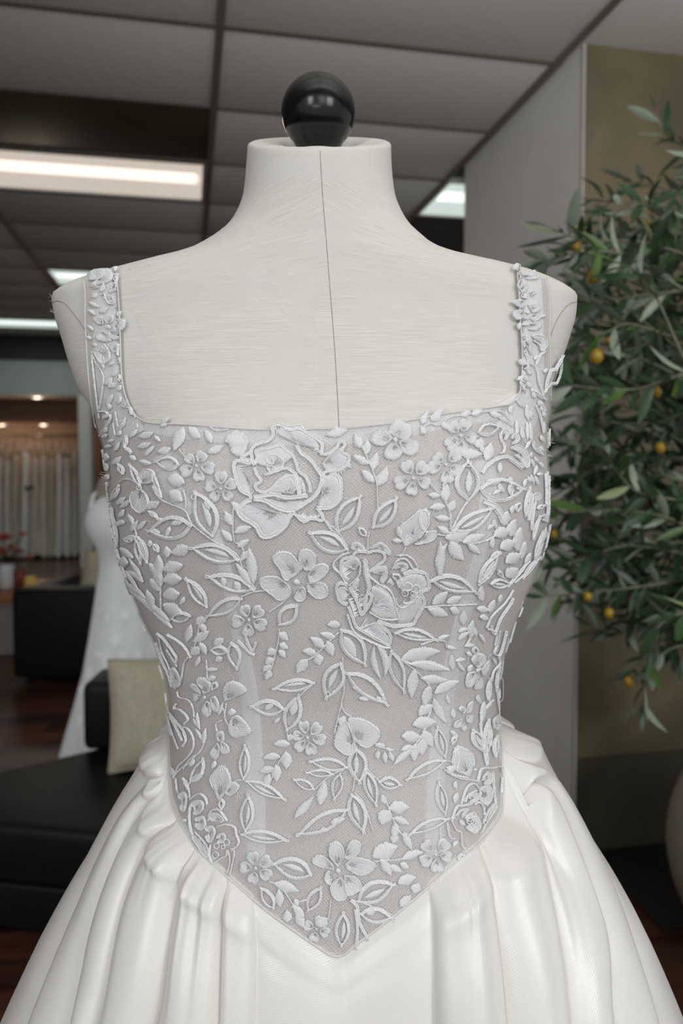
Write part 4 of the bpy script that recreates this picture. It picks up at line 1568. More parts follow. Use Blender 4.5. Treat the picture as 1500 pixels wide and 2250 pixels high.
def sk_param(px, py):
    for q in range(80):          # just under the seam the line may pass over the skirt's upper edge
        d_ = ray(px, py)
        h = SK_BVH.ray_cast(Vector(CAM), Vector(d_))
        if h[0] is not None and Vector(h[1]).dot(Vector((h[0].x, h[0].y - D, 0))) * 1.0 != 0 and (h[0].y < D + 0.02 or abs(h[0].x) > 0.12) and h[0].y < D + 0.1:
            break
        py += 1.0
        if q > 12:
            px += 1.0 if px < 745 else -1.0
    i, k = divmod(h[2], nT)
    p = np.array(h[0])
    # refine inside the quad by projection
    best = None
    for s in np.linspace(0, 1, 5):
        for r in np.linspace(0, 1, 5):
            t = TB[k] + s * (TB[1] - TB[0]); d = DB[i] + r * (DB[i + 1] - DB[i])
            e = np.sum((skirt_base(t, d) - p) ** 2)
            if best is None or e < best[0]:
                best = (e, t, d)
    return best[1], best[2], q


CRE = [  # valleys between the folds, left to right: picture path, depth of the fold to its right, its lean
    ([(375, 1652), (354, 1692), (314, 1752), (260, 1852), (202, 1977), (150, 2097), (100, 2232)], .013, 0.8),
    ([(377, 1706), (357, 1736), (320, 1796), (282, 1876), (248, 1974), (218, 2092), (186, 2240)], .015, 1.15),
    ([(399, 1792), (378, 1822), (352, 1844), (334, 1880), (314, 1936), (306, 1990), (290, 2060), (256, 2244)], .018, 0.8),
    ([(436, 1852), (426, 1880), (416, 1920), (400, 2004), (384, 2132), (360, 2250)], .016, 1.2),
    ([(503, 1921), (500, 1960), (498, 2020), (496, 2140), (494, 2250)], .010, 0.9),
    ([(556, 1968), (561, 2010), (566, 2080), (566, 2160), (564, 2250)], .0035, 1.0),
    ([(935, 1944), (944, 1990), (946, 2080), (948, 2250)], .014, 0.75),
    ([(1046, 1850), (1058, 1890), (1073, 1964), (1088, 2070), (1097, 2157), (1104, 2250)], .016, 1.2),
    ([(1101, 1752), (1130, 1780), (1156, 1846), (1181, 1939), (1198, 2026), (1212, 2141), (1221, 2250)], .017, 1.25),
    ([(1106, 1700), (1140, 1706), (1187, 1752), (1224, 1830), (1249, 1905), (1274, 2010), (1296, 2135), (1311, 2250)], .015, 1.2),
    ([(1105, 1655), (1150, 1672), (1206, 1732), (1262, 1830), (1306, 1930), (1345, 2048), (1392, 2204)], .014, 1.0)]
ND1, ND2 = 120, 40
dv = np.r_[0.30 * np.linspace(0, 1, ND1) ** 1.35, np.linspace(0.30, 1.0, ND2 + 1)[1:]]   # distance below the seam; stretched to the hem later
rul, amp, lean = [], [], []
for path, A, LN_ in CRE:
    P = spline(path, 30)
    td = np.array([sk_param(x, y) for x, y in P])
    td = np.vstack([td[:1], td[1:][td[1:, 2] == 0]])[:, :2]      # only straight hits
    td[0] = (th_of(*path[0])[0], 0.0)
    td = np.vstack([td[:1], td[1:][td[1:, 1] > 0.006]])
    o_ = np.argsort(td[:, 1])
    td = td[o_]
    kp = np.r_[True, np.diff(td[:, 1]) > 5e-4]
    td = td[kp]
    t = td[:, 0].copy()
    t = np.where(t > R(250), t - 2 * math.pi, t)
    th0 = np.interp(dv, td[:, 1], t)
    sl = (t[-1] - t[-6]) / max(1e-4, td[-1, 1] - td[-6, 1]) if len(t) > 6 else 0.0
    sl = max(-0.35, min(0.35, sl))
    ex = np.clip(dv - td[-1, 1], 0, None)
    th0 = th0 + sl * 0.12 * (1 - np.exp(-ex / 0.12))
    sq = np.sqrt(td[:, 1])
    cf = np.polyfit(sq, t, min(4, max(1, len(t) // 4)), w=np.r_[6.0, np.ones(len(t) - 1)])
    th0 = np.polyval(cf, np.sqrt(np.minimum(dv, td[-1, 1])))
    th0 = th0 + sl * 0.12 * (1 - np.exp(-ex / 0.12))
    ker = np.ones(7) / 7
    th0 = np.convolve(np.r_[[th0[0]] * 3, th0, [th0[-1]] * 3], ker, 'valid')
    rul.append(th0); amp.append(A); lean.append(LN_)
# keep neighbours apart
for k in range(1, len(rul)):
    rul[k] = np.minimum(rul[k], rul[k - 1] - R(1.6))
# back folds
nb = 9
first, last = rul[0], rul[-1]
allr, alla, alln = list(rul), list(amp), list(lean)
for q in range(1, nb):
    f = q / nb
    allr.append(last + (first - 2 * math.pi - last) * f)
    alla.append(.012); alln.append(1.0)
allr.append(first - 2 * math.pi)
allr = np.array(allr)            # descending in angle


def fold_profile(t):
    return (1 - np.abs(2 * t - 1) ** 2.5) ** 0.54


rows_th, rows_h = [], []
sub = 46
zsk = []
rgs = np.random.default_rng(5)
grid_t, grid_h, grid_k = [], [], []
s_loc = (1 - np.cos(np.linspace(0, math.pi, sub + 1)[:-1])) / 2 * 0.55 + np.linspace(0, 1, sub + 1)[:-1] * 0.45
for k in range(len(alla)):
    wide = np.abs(allr[k] - allr[k + 1])
    for s in s_loc:
        grid_t.append(allr[k] + (allr[k + 1] - allr[k]) * s)
        Aeff = alla[k] * 1.15
        prof = fold_profile(s ** alln[k])
        up = 1 - np.exp(-dv / 0.022)
        puff = 0.35 * np.exp(-((dv - 0.012) / 0.012) ** 2)
        h = Aeff * prof * (up + puff * (0.0 if k == 5 else 1.0)) * np.minimum(1.0, 0.35 + wide / R(14))
        if k in (5,):
            h = h + 0.0016 * np.sin(s * math.pi * 3) * np.clip(dv / 0.1, 0, 1)
        grid_h.append(h)
GT_ = np.array(grid_t).T         # rows: distance, columns: around
GH = np.array(grid_h).T
ncol = GT_.shape[1]
# small gathers close to the seam, running the way the folds run; none at the flat front panel
UC = GT_[int(np.argmin(np.abs(dv - 0.03)))]


def along(th_c):
    return ((UC - th_c + math.pi) % (2 * math.pi) - math.pi)[None, :]


for q in range(110):
    th_c = rgs.uniform(R(-30), R(210))
    if R(64) < th_c < R(113):
        continue
    side = abs(th_c - R(90)) > R(45)
    wd = R(rgs.uniform(0.9, 2.2) * (1.0 if side else 0.8))
    A = rgs.uniform(0.0012, 0.0034) * rgs.choice([-1, 1], p=[0.4, 0.6])
    L = rgs.uniform(0.012, 0.050)
    GH += A * np.exp(-(along(th_c) / wd) ** 2) * (np.exp(-dv / L) * (1 - np.exp(-dv / 0.003)))[:, None]
# slow swells and dents along the folds
for q in range(50):
    th_c, d_c = rgs.uniform(R(-20), R(200)), rgs.uniform(0.04, 0.26)
    if R(70) < th_c < R(108):
        continue
    GH += rgs.uniform(-0.002, 0.002) * np.exp(-(along(th_c) / R(rgs.uniform(3, 7))) ** 2) * np.exp(-((dv - d_c) / rgs.uniform(0.02, 0.06)) ** 2)[:, None]
zs0 = seam_z(GT_[0] % (2 * math.pi))
DVv = dv[:, None] * np.ones(ncol)
hem = (zs0 - 0.012)
far = dv > 0.30
DVv[far] = 0.30 + (dv[far, None] - 0.30) / 0.70 * (hem[None, :] - 0.30)
P0 = skirt_base(GT_, DVv)
dth = 1e-3
Tt = skirt_base(GT_ + dth, DVv) - P0
Td = skirt_base(GT_, DVv + 1e-3) - P0
N = np.cross(Td, Tt)
N /= np.linalg.norm(N, axis=-1, keepdims=True) + 1e-12
out = np.stack([np.cos(GT_), -np.sin(GT_), 0 * GT_], -1)
SK = P0 + out * (GH + 0.0008)[..., None]
tuck = body(GT_[0] % (2 * math.pi), zs0 + 0.005, 0.0006)
SK = np.concatenate([tuck[None], SK])
GT_ = np.concatenate([GT_[:1], GT_]); DVv = np.concatenate([DVv[:1] - 0.005, DVv])
sf = []
nrw = SK.shape[0]
for i in range(nrw - 1):
    for k in range(ncol):
        k2 = (k + 1) % ncol
        sf.append((i * ncol + k, (i + 1) * ncol + k, (i + 1) * ncol + k2, i * ncol + k2))


def satin_mat():
    m, nt, p = new_mat('ivory_duchess_satin')
    uvn = nd(nt, 'ShaderNodeUVMap')
    mp = nd(nt, 'ShaderNodeMapping')
    mp.inputs['Rotation'].default_value = (0, 0, R(32))
    nt.links.new(uvn.outputs[0], mp.inputs['Vector'])
    sep = nd(nt, 'ShaderNodeSeparateXYZ')
    nt.links.new(mp.outputs[0], sep.inputs[0])
    s = math_n(nt, 'SINE', math_n(nt, 'MULTIPLY', sep.outputs['Y'], 2 * math.pi / 0.0011))
    b = nd(nt, 'ShaderNodeBump', i_Strength=0.10, i_Distance=0.0002)
    nt.links.new(s, b.inputs['Height'])
    nt.links.new(b.outputs['Normal'], p.inputs['Normal'])
    p.inputs['Base Color'].default_value = col4(srgb(240, 238, 233))
    p.inputs['Roughness'].default_value = 0.33
    p.inputs['Specular IOR Level'].default_value = 0.85
    p.inputs['Sheen Weight'].default_value = 0.15
    p.inputs['Sheen Roughness'].default_value = 0.35
    return m


M['satin'] = satin_mat()
uvs = np.stack([GT_ * 0.2, -DVv], -1).reshape(-1, 2)
skirt = mesh_obj('skirt', SK.reshape(-1, 3), sf, M['satin'], gown, uv=uvs)
skirt['label'] = 'full ivory satin skirt gathered into deep folds at the pointed waist'
# piped waist seam
wt = np.linspace(R(190), R(-10), 200)
MB().tube([body(t, float(seam_z(t % (2 * math.pi))) + 0.0006, OFF_N) for t in wt], 0.0010, 6).build('waist_piping', M['boning'], gown, True)
# loose thread looping off the right side
pt = [on_y(x, y, 0.585) for x, y in ((1094, 1488), (1101, 1489), (1105, 1497), (1105, 1530), (1101, 1541), (1096, 1542))]
MB().tube(spline(pt, 24), 0.00022, 5).build('loose_thread', M['fray'], gown, True)

# ================================================================== EMBROIDERED LACE ON THE BODICE
def lace_mat(name, c, ridge, strength):
    m, nt, p = new_mat(name)
    uvn = nd(nt, 'ShaderNodeUVMap')
    sep = nd(nt, 'ShaderNodeSeparateXYZ')
    nt.links.new(uvn.outputs[0], sep.inputs[0])
    mp = nd(nt, 'ShaderNodeMapping')
    mp.inputs['Scale'].default_value = (900, 260, 1)
    nt.links.new(uvn.outputs[0], mp.inputs['Vector'])
    n = nd(nt, 'ShaderNodeTexNoise', i_Scale=1.0, i_Detail=2.0)
    nt.links.new(mp.outputs[0], n.inputs['Vector'])
    ph = math_n(nt, 'MULTIPLY_ADD', n.outputs['Fac'], 3.0, math_n(nt, 'MULTIPLY', math_n(nt, 'MULTIPLY_ADD', sep.outputs['Y'], 0.35, sep.outputs['X']), 2 * math.pi / ridge))
    s = math_n(nt, 'MULTIPLY_ADD', math_n(nt, 'SINE', ph), 0.5, 0.5)
    b = nd(nt, 'ShaderNodeBump', i_Strength=strength, i_Distance=0.0004)
    nt.links.new(s, b.inputs['Height'])
    nt.links.new(b.outputs['Normal'], p.inputs['Normal'])
    p.inputs['Base Color'].default_value = col4(c)
    p.inputs['Roughness'].default_value = 0.55
    p.inputs['Sheen Weight'].default_value = 0.2
    return m


M['lace'] = lace_mat('white_satin_stitch', srgb(247, 248, 250), 0.0008, 0.5)
M['cord'] = mat('white_cord', srgb(250, 250, 250), 0.6, noise=(900, 0.04))
RL = np.random.default_rng(17)
_cache = {}


SIDE = False


def surf(px, py, lift):
    if SIDE:                      # around the side seam the motifs are laid out on the unrolled net
        return body(np.array(px * PXM / RU), np.array(py * PXM), OFF_N + lift)
    k = (round(px, 1), round(py, 1))
    h = _cache.get(k)
    if h is None:
        d = ray(px, py)
        q = NET_BVH.ray_cast(Vector(CAM), Vector(d))
        if q[0] is not None and q[0].y < D + 0.06:
            p, n = np.array(q[0]), np.array(q[1])
            h = (p, -n if n @ d > 0 else n)
        else:                     # motif overhanging the edge of the net lies on the form's cover
            h = hit_on(FORM_BVH, px, py)
            h = (h[0] + h[1] * OFF_N, h[1])
        _cache[k] = h
    return h[0] + h[1] * lift


class LB:
    """collects pieces of one lace motif; two materials: 0 stitch, 1 cord"""

    def __init__(self):
        self.v, self.f, self.uv, self.mi = [], [], [], []

    def grid(self, rows, uv, closed=False, mi=0):
        n0 = len(self.v)
        R_, C_ = len(rows), len(rows[0])
        for r in rows:
            self.v += list(r)
        for r in uv:
            self.uv += list(r)
        for i in range(R_ if closed else R_ - 1):
            i2 = (i + 1) % R_
            for k in range(C_ - 1):
                self.f.append((n0 + i * C_ + k, n0 + i2 * C_ + k, n0 + i2 * C_ + k + 1, n0 + i * C_ + k + 1))
                self.mi.append(mi)

    def cord(self, P, r=0.00042, lift=0.0008, wob=0.5, n=None):
        P = np.asarray(P, float)
        L = np.sum(np.linalg.norm(np.diff(P, axis=0), axis=1))
        n = n or max(5, int(L / 4.0))
        Q = spline(P, n)
        T = np.gradient(Q, axis=0)
        T /= np.linalg.norm(T, axis=1, keepdims=True) + 1e-9
        NN = np.stack([-T[:, 1], T[:, 0]], 1)
        Q = Q + NN * (RL.normal(0, wob, n))[:, None]
        pts = [surf(q[0], q[1], lift) for q in Q]
        mb = MB().tube(pts, r, 5)
        n0 = len(self.v)
        self.v += [np.array(v) for v in mb.v]
        self.uv += [(0.0, 0.0)] * len(mb.v)
        for f in mb.f:
            self.f.append(tuple(i + n0 for i in f)); self.mi.append(1)

    def build(self, name, parent):
        if not self.f:
            return None
        o = mesh_obj(name, self.v, self.f, None, parent, True, self.uv)
        o.data.materials.append(M['lace']); o.data.materials.append(M['cord'])
        o.data.polygons.foreach_set('material_index', self.mi)
        return o


PXM = 0.00033


def lens_axis(x0, y0, x1, y1, bend, n):
    a, b = np.array([x0, y0], float), np.array([x1, y1], float)
    d = b - a
    nn = np.array([-d[1], d[0]])
    s = np.linspace(0, 1, n)[:, None]
    P = a + d * s + nn * bend * 4 * s * (1 - s)
    T = np.gradient(P, axis=0)
    T /= np.linalg.norm(T, axis=1, keepdims=True) + 1e-9
    return P, np.stack([-T[:, 1], T[:, 0]], 1), float(np.linalg.norm(d))


def lens_w(s, w):
    return w / 2 * np.clip(np.sin(math.pi * np.clip(s, 0, 1) ** 0.88), 0, 1) ** 0.95 * 1.06


def satin(lb, x0, y0, x1, y1, w, bend=0.0, lift=0.0013, lo=0.0002):
    L = math.hypot(x1 - x0, y1 - y0)
    n = max(8, min(30, int(L / 2.2)))
    P, NN, L = lens_axis(x0, y0, x1, y1, bend, n)
    s = np.linspace(0, 1, n)
    W = lens_w(s, w) + 0.6
    rows, uv = [], []
    cs = (-1, -0.72, -0.3, 0, 0.3, 0.72, 1)
    TT2 = np.array([x1 - x0, y1 - y0]) / (L + 1e-6)
    for i in range(n):
        z_ = 0.07 * (1 if i % 2 else -1)
        j1, j2 = 1 + z_ + RL.normal(0, 0.06), 1 + z_ + RL.normal(0, 0.06)
        r, u = [], []
        for c in cs:
            q = P[i] + NN[i] * c * W[i] * (j1 if c < 0 else j2) + TT2 * (c * 0.8)
            h = lo * 0.5 + lift * math.sqrt(max(0, 1 - c * c)) * min(1, 0.35 + W[i] / 5) * (1 + 1.1 * z_)
            r.append(surf(q[0], q[1], h))
            u.append((s[i] * L * PXM, c * W[i] * PXM))
        rows.append(r); uv.append(u)
    lb.grid(rows, uv)


def strip(lb, P, w, lift=0.0008, cord=(0.35,), closed=False, taper=False, edge=True):
    """band of stitches across a path, corded"""
    P = np.asarray(P, float)
    if closed:
        P = np.vstack([P, P[:1]])
    L = np.sum(np.linalg.norm(np.diff(P, axis=0), axis=1))
    n = max(6, int(L / 2.6))
    Q = spline(P, n)
    T = np.gradient(Q, axis=0)
    T /= np.linalg.norm(T, axis=1, keepdims=True) + 1e-9
    NN = np.stack([-T[:, 1], T[:, 0]], 1)
    rows, uv = [], []
    for i in range(n):
        ww = w / 2
        if taper:
            ww *= 0.35 + 0.65 * min(1, 4 * min(i, n - 1 - i) / n)
        r, u = [], []
        z_ = 0.09 * (1 if i % 2 else -1)
        j1, j2 = 1 + z_ + RL.normal(0, 0.08), 1 + z_ + RL.normal(0, 0.08)
        for c in (-1, -0.6, 0, 0.6, 1):
            q = Q[i] + NN[i] * c * ww * (j1 if c < 0 else j2)
            r.append(surf(q[0], q[1], 0.0001 + lift * math.sqrt(max(0, 1 - c * c)) * (1 + z_)))
            u.append((i / (n - 1) * L * PXM, c * ww * PXM))
        rows.append(r); uv.append(u)
    lb.grid(rows, uv)
    for c in cord:
        lb.cord(Q + NN * c * w / 2, 0.00043, lift + 0.00025, 0.5, n)


def ring_leaf(lb, x0, y0, x1, y1, w, bend=0.0, vein=0):
    P, NN, L = lens_axis(x0, y0, x1, y1, bend, 15)
    s = np.linspace(0, 1, 15)
    W = lens_w(s, w)
    band = max(4.5, min(9.0, w * 0.22))
    for sg in (-1, 1):
        Q = P + NN * (sg * np.maximum(0, W - band / 2))[:, None]
        strip(lb, Q, band, 0.0010, (-sg * 0.55,), taper=True)
    if vein:
        a = P[3] + NN[3] * w * 0.02
        b = P[10] + NN[10] * w * 0.05
        satin(lb, a[0], a[1], b[0], b[1], max(4, w * 0.24), 0.03, 0.0011)


def fill(lb, pts, cord=True, lift=0.0010):
    """petal: long and short stitches run in from the rim towards the petal's base, leaving the net open there"""
    P = np.asarray(pts, float)
    C = np.vstack([P, P[:1]])
    L = np.sum(np.linalg.norm(np.diff(C, axis=0), axis=1))
    n = max(18, int(L / 2.1)) // 2 * 2
    Q = spline(C, n + 1)[:-1]
    ctr = Q.mean(0)
    base = P[0] * 0.7 + ctr * 0.3
    rmax = np.max(np.linalg.norm(Q - base, axis=1))
    rows, uv = [], []
    al = np.linspace(0, L * PXM, n)
    for i in range(n):
        r, u = [], []
        z_ = 1 if i % 2 else -1
        jit = 1 + 0.02 * z_ + RL.normal(0, 0.02)
        f0 = RL.uniform(0.10, 0.42) * min(1.0, np.linalg.norm(Q[i] - base) / rmax + 0.15)
        for k, g in enumerate((0.0, 0.25, 0.5, 0.75, 0.92, 1.0)):
            f = f0 + (1 - f0) * g
            q = base + (Q[i] - base) * f * (jit if g == 1 else 1)
            h = lift * (0.05, 0.6, 0.8, 1.0, 0.85, 0.05)[k] * (1 + 0.20 * z_ + (RL.normal(0, 0.10) if 0 < k < 5 else 0))
            r.append(surf(q[0], q[1], h))
            u.append((al[i], f * 0.01))
        rows.append(r); uv.append(u)
    lb.grid(rows, uv, closed=True)
    if cord:
        inner = base + (Q - base) * 0.93
        sel = np.linalg.norm(inner - base, axis=1) > 0.28 * rmax
        kk = [q for q in range(n) if sel[q]]
        st = next((q for q in range(n) if sel[q] and not sel[q - 1]), 0)
        kk = sorted(kk, key=lambda q: (q - st) % n)
        if len(kk) > 6:
            lb.cord(inner[kk], 0.00042, lift + 0.00025, 0.45)


def fringe(lb, pts, w):
    """long and short stitches standing in from a petal's rim (to the left of the path on the picture)"""
    P = np.asarray(pts, float)
    L = np.sum(np.linalg.norm(np.diff(P, axis=0), axis=1))
    n = max(4, int(L / 2.7))
    Q = spline(P, n)
    T = np.gradient(Q, axis=0)
    T /= np.linalg.norm(T, axis=1, keepdims=True) + 1e-9
    NN = np.stack([T[:, 1], -T[:, 0]], 1)
    for i in range(n):
        d = w * RL.uniform(0.45, 1.0)
        a = Q[i]
        dirn = NN[i] + T[i] * RL.normal(0, 0.12)
        b = a + dirn * d
        wd = 1.5
        rows, uv = [], []
        for s, k in ((0, 1), (0.5, 0.95), (1, 0.35)):
            c = a + (b - a) * s
            rows.append([surf(*(c - T[i] * wd * k), 0.0002), surf(*c, 0.00075), surf(*(c + T[i] * wd * k), 0.0002)])
            uv.append([(0, 0), (0.0003, 0), (0.0006, 0)])
        lb.grid(rows, uv)


def coil(lb, x, y, r):
    t = np.linspace(0, 2 * math.pi * 1.15, 16)
    lb.cord(np.stack([x + r * np.cos(t), y + r * np.sin(t)], 1), 0.0004, 0.0012, 0.25)


def flower(lb, cx, cy, r, n, rot, asp=0.62):
    for k in range(int(n)):
        a = rot + 2 * math.pi * k / n + RL.normal(0, 0.08)
        rr = r * RL.uniform(0.88, 1.08)
        d = np.array([math.cos(a), math.sin(a)]); e = np.array([-d[1], d[0]])
        c = np.array([cx, cy])
        wv = rr * asp * 0.5 * (5 / n) ** 0.5
        fill(lb, [c + d * rr * 0.22, c + d * rr * 0.45 + e * wv * 0.75, c + d * rr * 0.8 + e * wv, c + d * rr * 0.98 + e * wv * 0.45, c + d * rr * 0.93,
                  c + d * rr - e * wv * 0.45, c + d * rr * 0.8 - e * wv, c + d * rr * 0.45 - e * wv * 0.75], False, 0.0012)
    satin(lb, cx - r * 0.09, cy, cx + r * 0.09, cy, r * 0.16, 0, 0.0012)


CROPS = {'A': (220, 880, 2.8846), 'B': (700, 880, 2.8846), 'C': (300, 1350, 2.8846), 'D': (660, 1350, 2.8846), 'E': (360, 1700, 2.027),
         'SL': (90, 560, 5.0), 'SR': (1060, 560, 5.625), 'L': (220, 900, 5.627), 'RR': (1030, 880, 5.625), 'WL': (340, 1380, 3.877), 'WR': (940, 1380, 3.877),
         'R1': (480, 900, 4.6875), 'R2': (680, 1150, 4.6875)}
PLAN = {}
PLAN['A'] = '''
S 530 170 470 320 70;S 560 170 640 240 60;S 665 195 705 272 46;T 500 310 520 340 545 365;S 250 235 340 200 38;S 238 300 322 268 32;S 285 352 345 288 22;S 365 330 450 300 42
S 380 165 425 150 18;S 410 150 460 118 22;S 345 225 385 262 26;O 510 410 345 388 92;{lace_flower;F 612 415 108 5 0.2};S 430 500 540 522 88;S 440 575 525 640 76
{lace_flower;F 765 560 108 5 0.9};T 530 570 545 640 540 690;S 800 235 920 275 108;S 835 335 930 300 60;S 680 332 780 288 46;T 690 170 740 195 810 185
{lace_flower;P 255 555 200 590 200 660 240 715 285 708 312 655 300 600;P 260 530 240 480 300 432 350 460 330 520;K 255 552 16;P 345 555 335 450 362 500 392 600 372 610}
O 262 552 190 400 46;O 150 470 118 398 40;T 120 520 150 500 200 505 255 545;S 345 640 305 682 40
T 350 540 380 620 450 660 540 700 580 780 650 840 720 890 800 930 870 980 890 1030 930 1120 985 1195
O 715 870 600 570 150 0.03 1;K 598 610 16;O 590 790 298 830 150;S 322 820 385 838 32;S 450 785 525 770 36;S 370 762 395 745 28;S 375 640 300 690 40
O 885 1012 565 932 122 0.02 1;S 565 925 448 965 72 -0.05;T 850 900 840 800 845 640;S 840 790 792 700 52;S 850 840 962 800 46;S 840 890 770 820 46;S 870 930 945 880 40;S 890 1020 945 945 34
S 972 1165 940 930 62;S 955 1165 860 1030 46;O 985 1200 668 1108 112;S 770 1118 790 1180 36;S 850 1150 885 1212 46;O 905 1248 668 1372 92;T 890 1245 960 1215 1040 1205 1100 1200
{lace_flower;P 1240 1110 1170 1140 1130 1060 1090 1000 1130 955 1200 960 1250 1010 1280 1060;P 1290 1075 1260 1000 1270 950 1320 940 1365 980 1360 1040 1320 1080;P 1310 1110 1350 1050 1420 1030 1450 1070 1400 1130 1330 1150;P 1310 1155 1400 1150 1440 1180 1440 1240 1380 1255 1310 1200;P 1265 1185 1230 1240 1250 1272 1290 1265 1305 1210 1290 1180;P 1190 1160 1210 1190 1200 1230 1140 1270 1080 1230 1010 1170 1020 1120 1100 1110 1150 1130;S 1225 1150 1270 1150 40}
T 1200 1235 1140 1290 1070 1340;{lace_flower;F 945 1390 112 5 0.5};O 1130 1425 1255 1285 112
T 390 1400 385 1280 380 1150 350 1050;S 362 1125 370 978 62;S 390 1180 328 1040 58;S 400 1072 528 1040 76;S 400 1140 522 1130 76;S 380 1205 320 1130 56;S 400 1232 508 1220 76;S 400 1290 532 1352 72;S 432 995 420 925 50;S 340 1315 298 1200 52
O 682 1312 542 1118 84 0 1;O 450 1382 582 1362 72;S 120 1022 182 1030 58;S 262 1112 200 1020 28;S 275 1152 180 1080 28;S 290 1252 150 1150 34;S 330 1332 160 1180 28;S 445 1402 260 1260 34;S 462 1442 330 1330 30
O 230 870 262 1042 48;O 245 860 305 1032 54 0 1;O 215 885 150 878 44;S 110 662 160 610 30;S 130 682 186 630 28;S 120 742 150 690 28;S 112 782 160 762 32;S 200 832 240 760 28;S 240 822 292 760 28;S 215 782 180 722 26
O 112 930 65 680 36;T 235 870 225 820 205 780;S 150 960 215 1000 34;S 330 545 395 620 40
S 250 380 330 400 30;S 700 690 660 640 44;S 880 705 830 645 46;T 890 1030 905 985 900 930 855 900
'''
PLAN['B'] = '''
T 375 720 370 600 365 520 330 420 290 330 255 260;S 265 300 235 220 55;S 310 342 310 250 50;S 320 402 215 350 45;S 345 442 370 330 55;S 355 522 265 440 50;S 375 542 430 420 65;S 60 228 182 190 42
{lace_flower;Q 480 230 440 200 460 150 520 135 580 160 590 220 540 250;Q 505 260 560 240 620 260 635 310 590 350 530 330;Q 492 272 530 330 500 370 440 375 410 340 440 280;Q 462 250 410 290 350 280 325 240 360 190 430 190 460 230;S 470 250 500 250 30}
S 650 152 675 85 40;S 710 132 780 70 50;T 640 190 700 150 760 160 830 110 920 95 1000 80 1100 70 1170 80 1230 150;S 640 170 680 215 42;S 770 150 830 180 36;S 900 102 960 70 36;S 970 96 1035 60 40;S 1080 78 1160 100 30
{lace_flower;F 900 225 120 5 0.1};O 1000 205 1150 165 82;S 1012 302 1025 238 62;S 1060 382 1085 265 62;S 890 335 1035 342 62
{lace_flower;F 805 410 112 5 0.4};{lace_flower;F 600 495 126 5 0.35};T 700 520 750 580 780 575 790 530 800 520;S 770 600 690 600 40;S 805 642 812 530 58;T 780 590 800 640 830 720 835 820;S 800 670 700 685 46;S 838 702 856 630 48;S 830 750 735 740 40;S 830 842 750 800 40
O 945 642 940 372 156 0 1;K 945 405 18;B 24 1030 462 1070 410 1130 370 1190 360 1240 390 1290 430;O 1010 560 1312 560 150 0.03;S 1060 512 1150 512 42;S 1200 488 1228 512 22;S 1250 560 1290 550 26
T 830 850 850 800 900 700 950 630 1010 560;O 838 832 1112 668 108 0.05 1;B 40 1040 640 1110 670 1150 720 1170 760
S 1175 792 1190 700 62;S 1215 862 1240 750 62;S 1255 952 1275 800 62;S 1290 992 1305 890 42;S 1110 862 1212 818 72;S 1150 942 1242 888 72;S 1185 1032 1278 970 72;S 1190 1122 1258 1060 78
S 800 872 952 830 82;S 830 890 918 1012 76;S 910 902 1050 850 60;S 940 908 1022 976 42;T 760 850 850 870 950 905 1050 890 1110 860
{lace_flower;P 545 930 510 850 520 790 580 740 640 690 690 690 705 750 690 800 640 870;B 16 645 705 640 760 650 800 690 840;P 640 890 690 830 740 825 745 865 680 900 600 912;R 60 520 850 560 905 620 890}
S 500 800 520 872 42;S 470 890 530 890 32;T 550 930 530 970 490 985;T 745 850 790 855;O 1008 1172 1142 958 74 0 1;O 1080 1160 1218 1160 64 0 1
S 760 1112 765 888 52 0.05;S 780 1112 815 900 50 -0.14;O 118 842 272 598 136 -0.03 1;O 335 812 498 608 116 0.04 1;O 302 862 252 800 48;T 310 950 310 880 320 830;T 190 950 160 890 120 830 60 780 20 730 5 690;O 190 945 -70 830 132 -0.03 1
O 700 1140 1008 1222 112 -0.06 1;S 720 1292 815 1208 56;S 810 1282 902 1240 46;S 690 1320 818 1362 62;S 830 1320 892 1342 50;T 670 1310 760 1300 900 1295 1000 1290
S 1000 1320 1080 1325 42;S 1020 1372 1075 1380 40;S 1035 1272 1030 1170 40;S 1080 1342 1110 1260 36;S 912 1422 915 1330 46;S 950 1482 975 1390 36;B 12 1190 1180 1260 1100 1330 1010;B 12 1090 1420 1110 1480 1150 1380 1210 1290 1230 1250;T 1060 1440 1100 1360 1180 1280 1230 1200
S 1330 660 1345 580 30;S 1090 1000 1135 950 24
'''
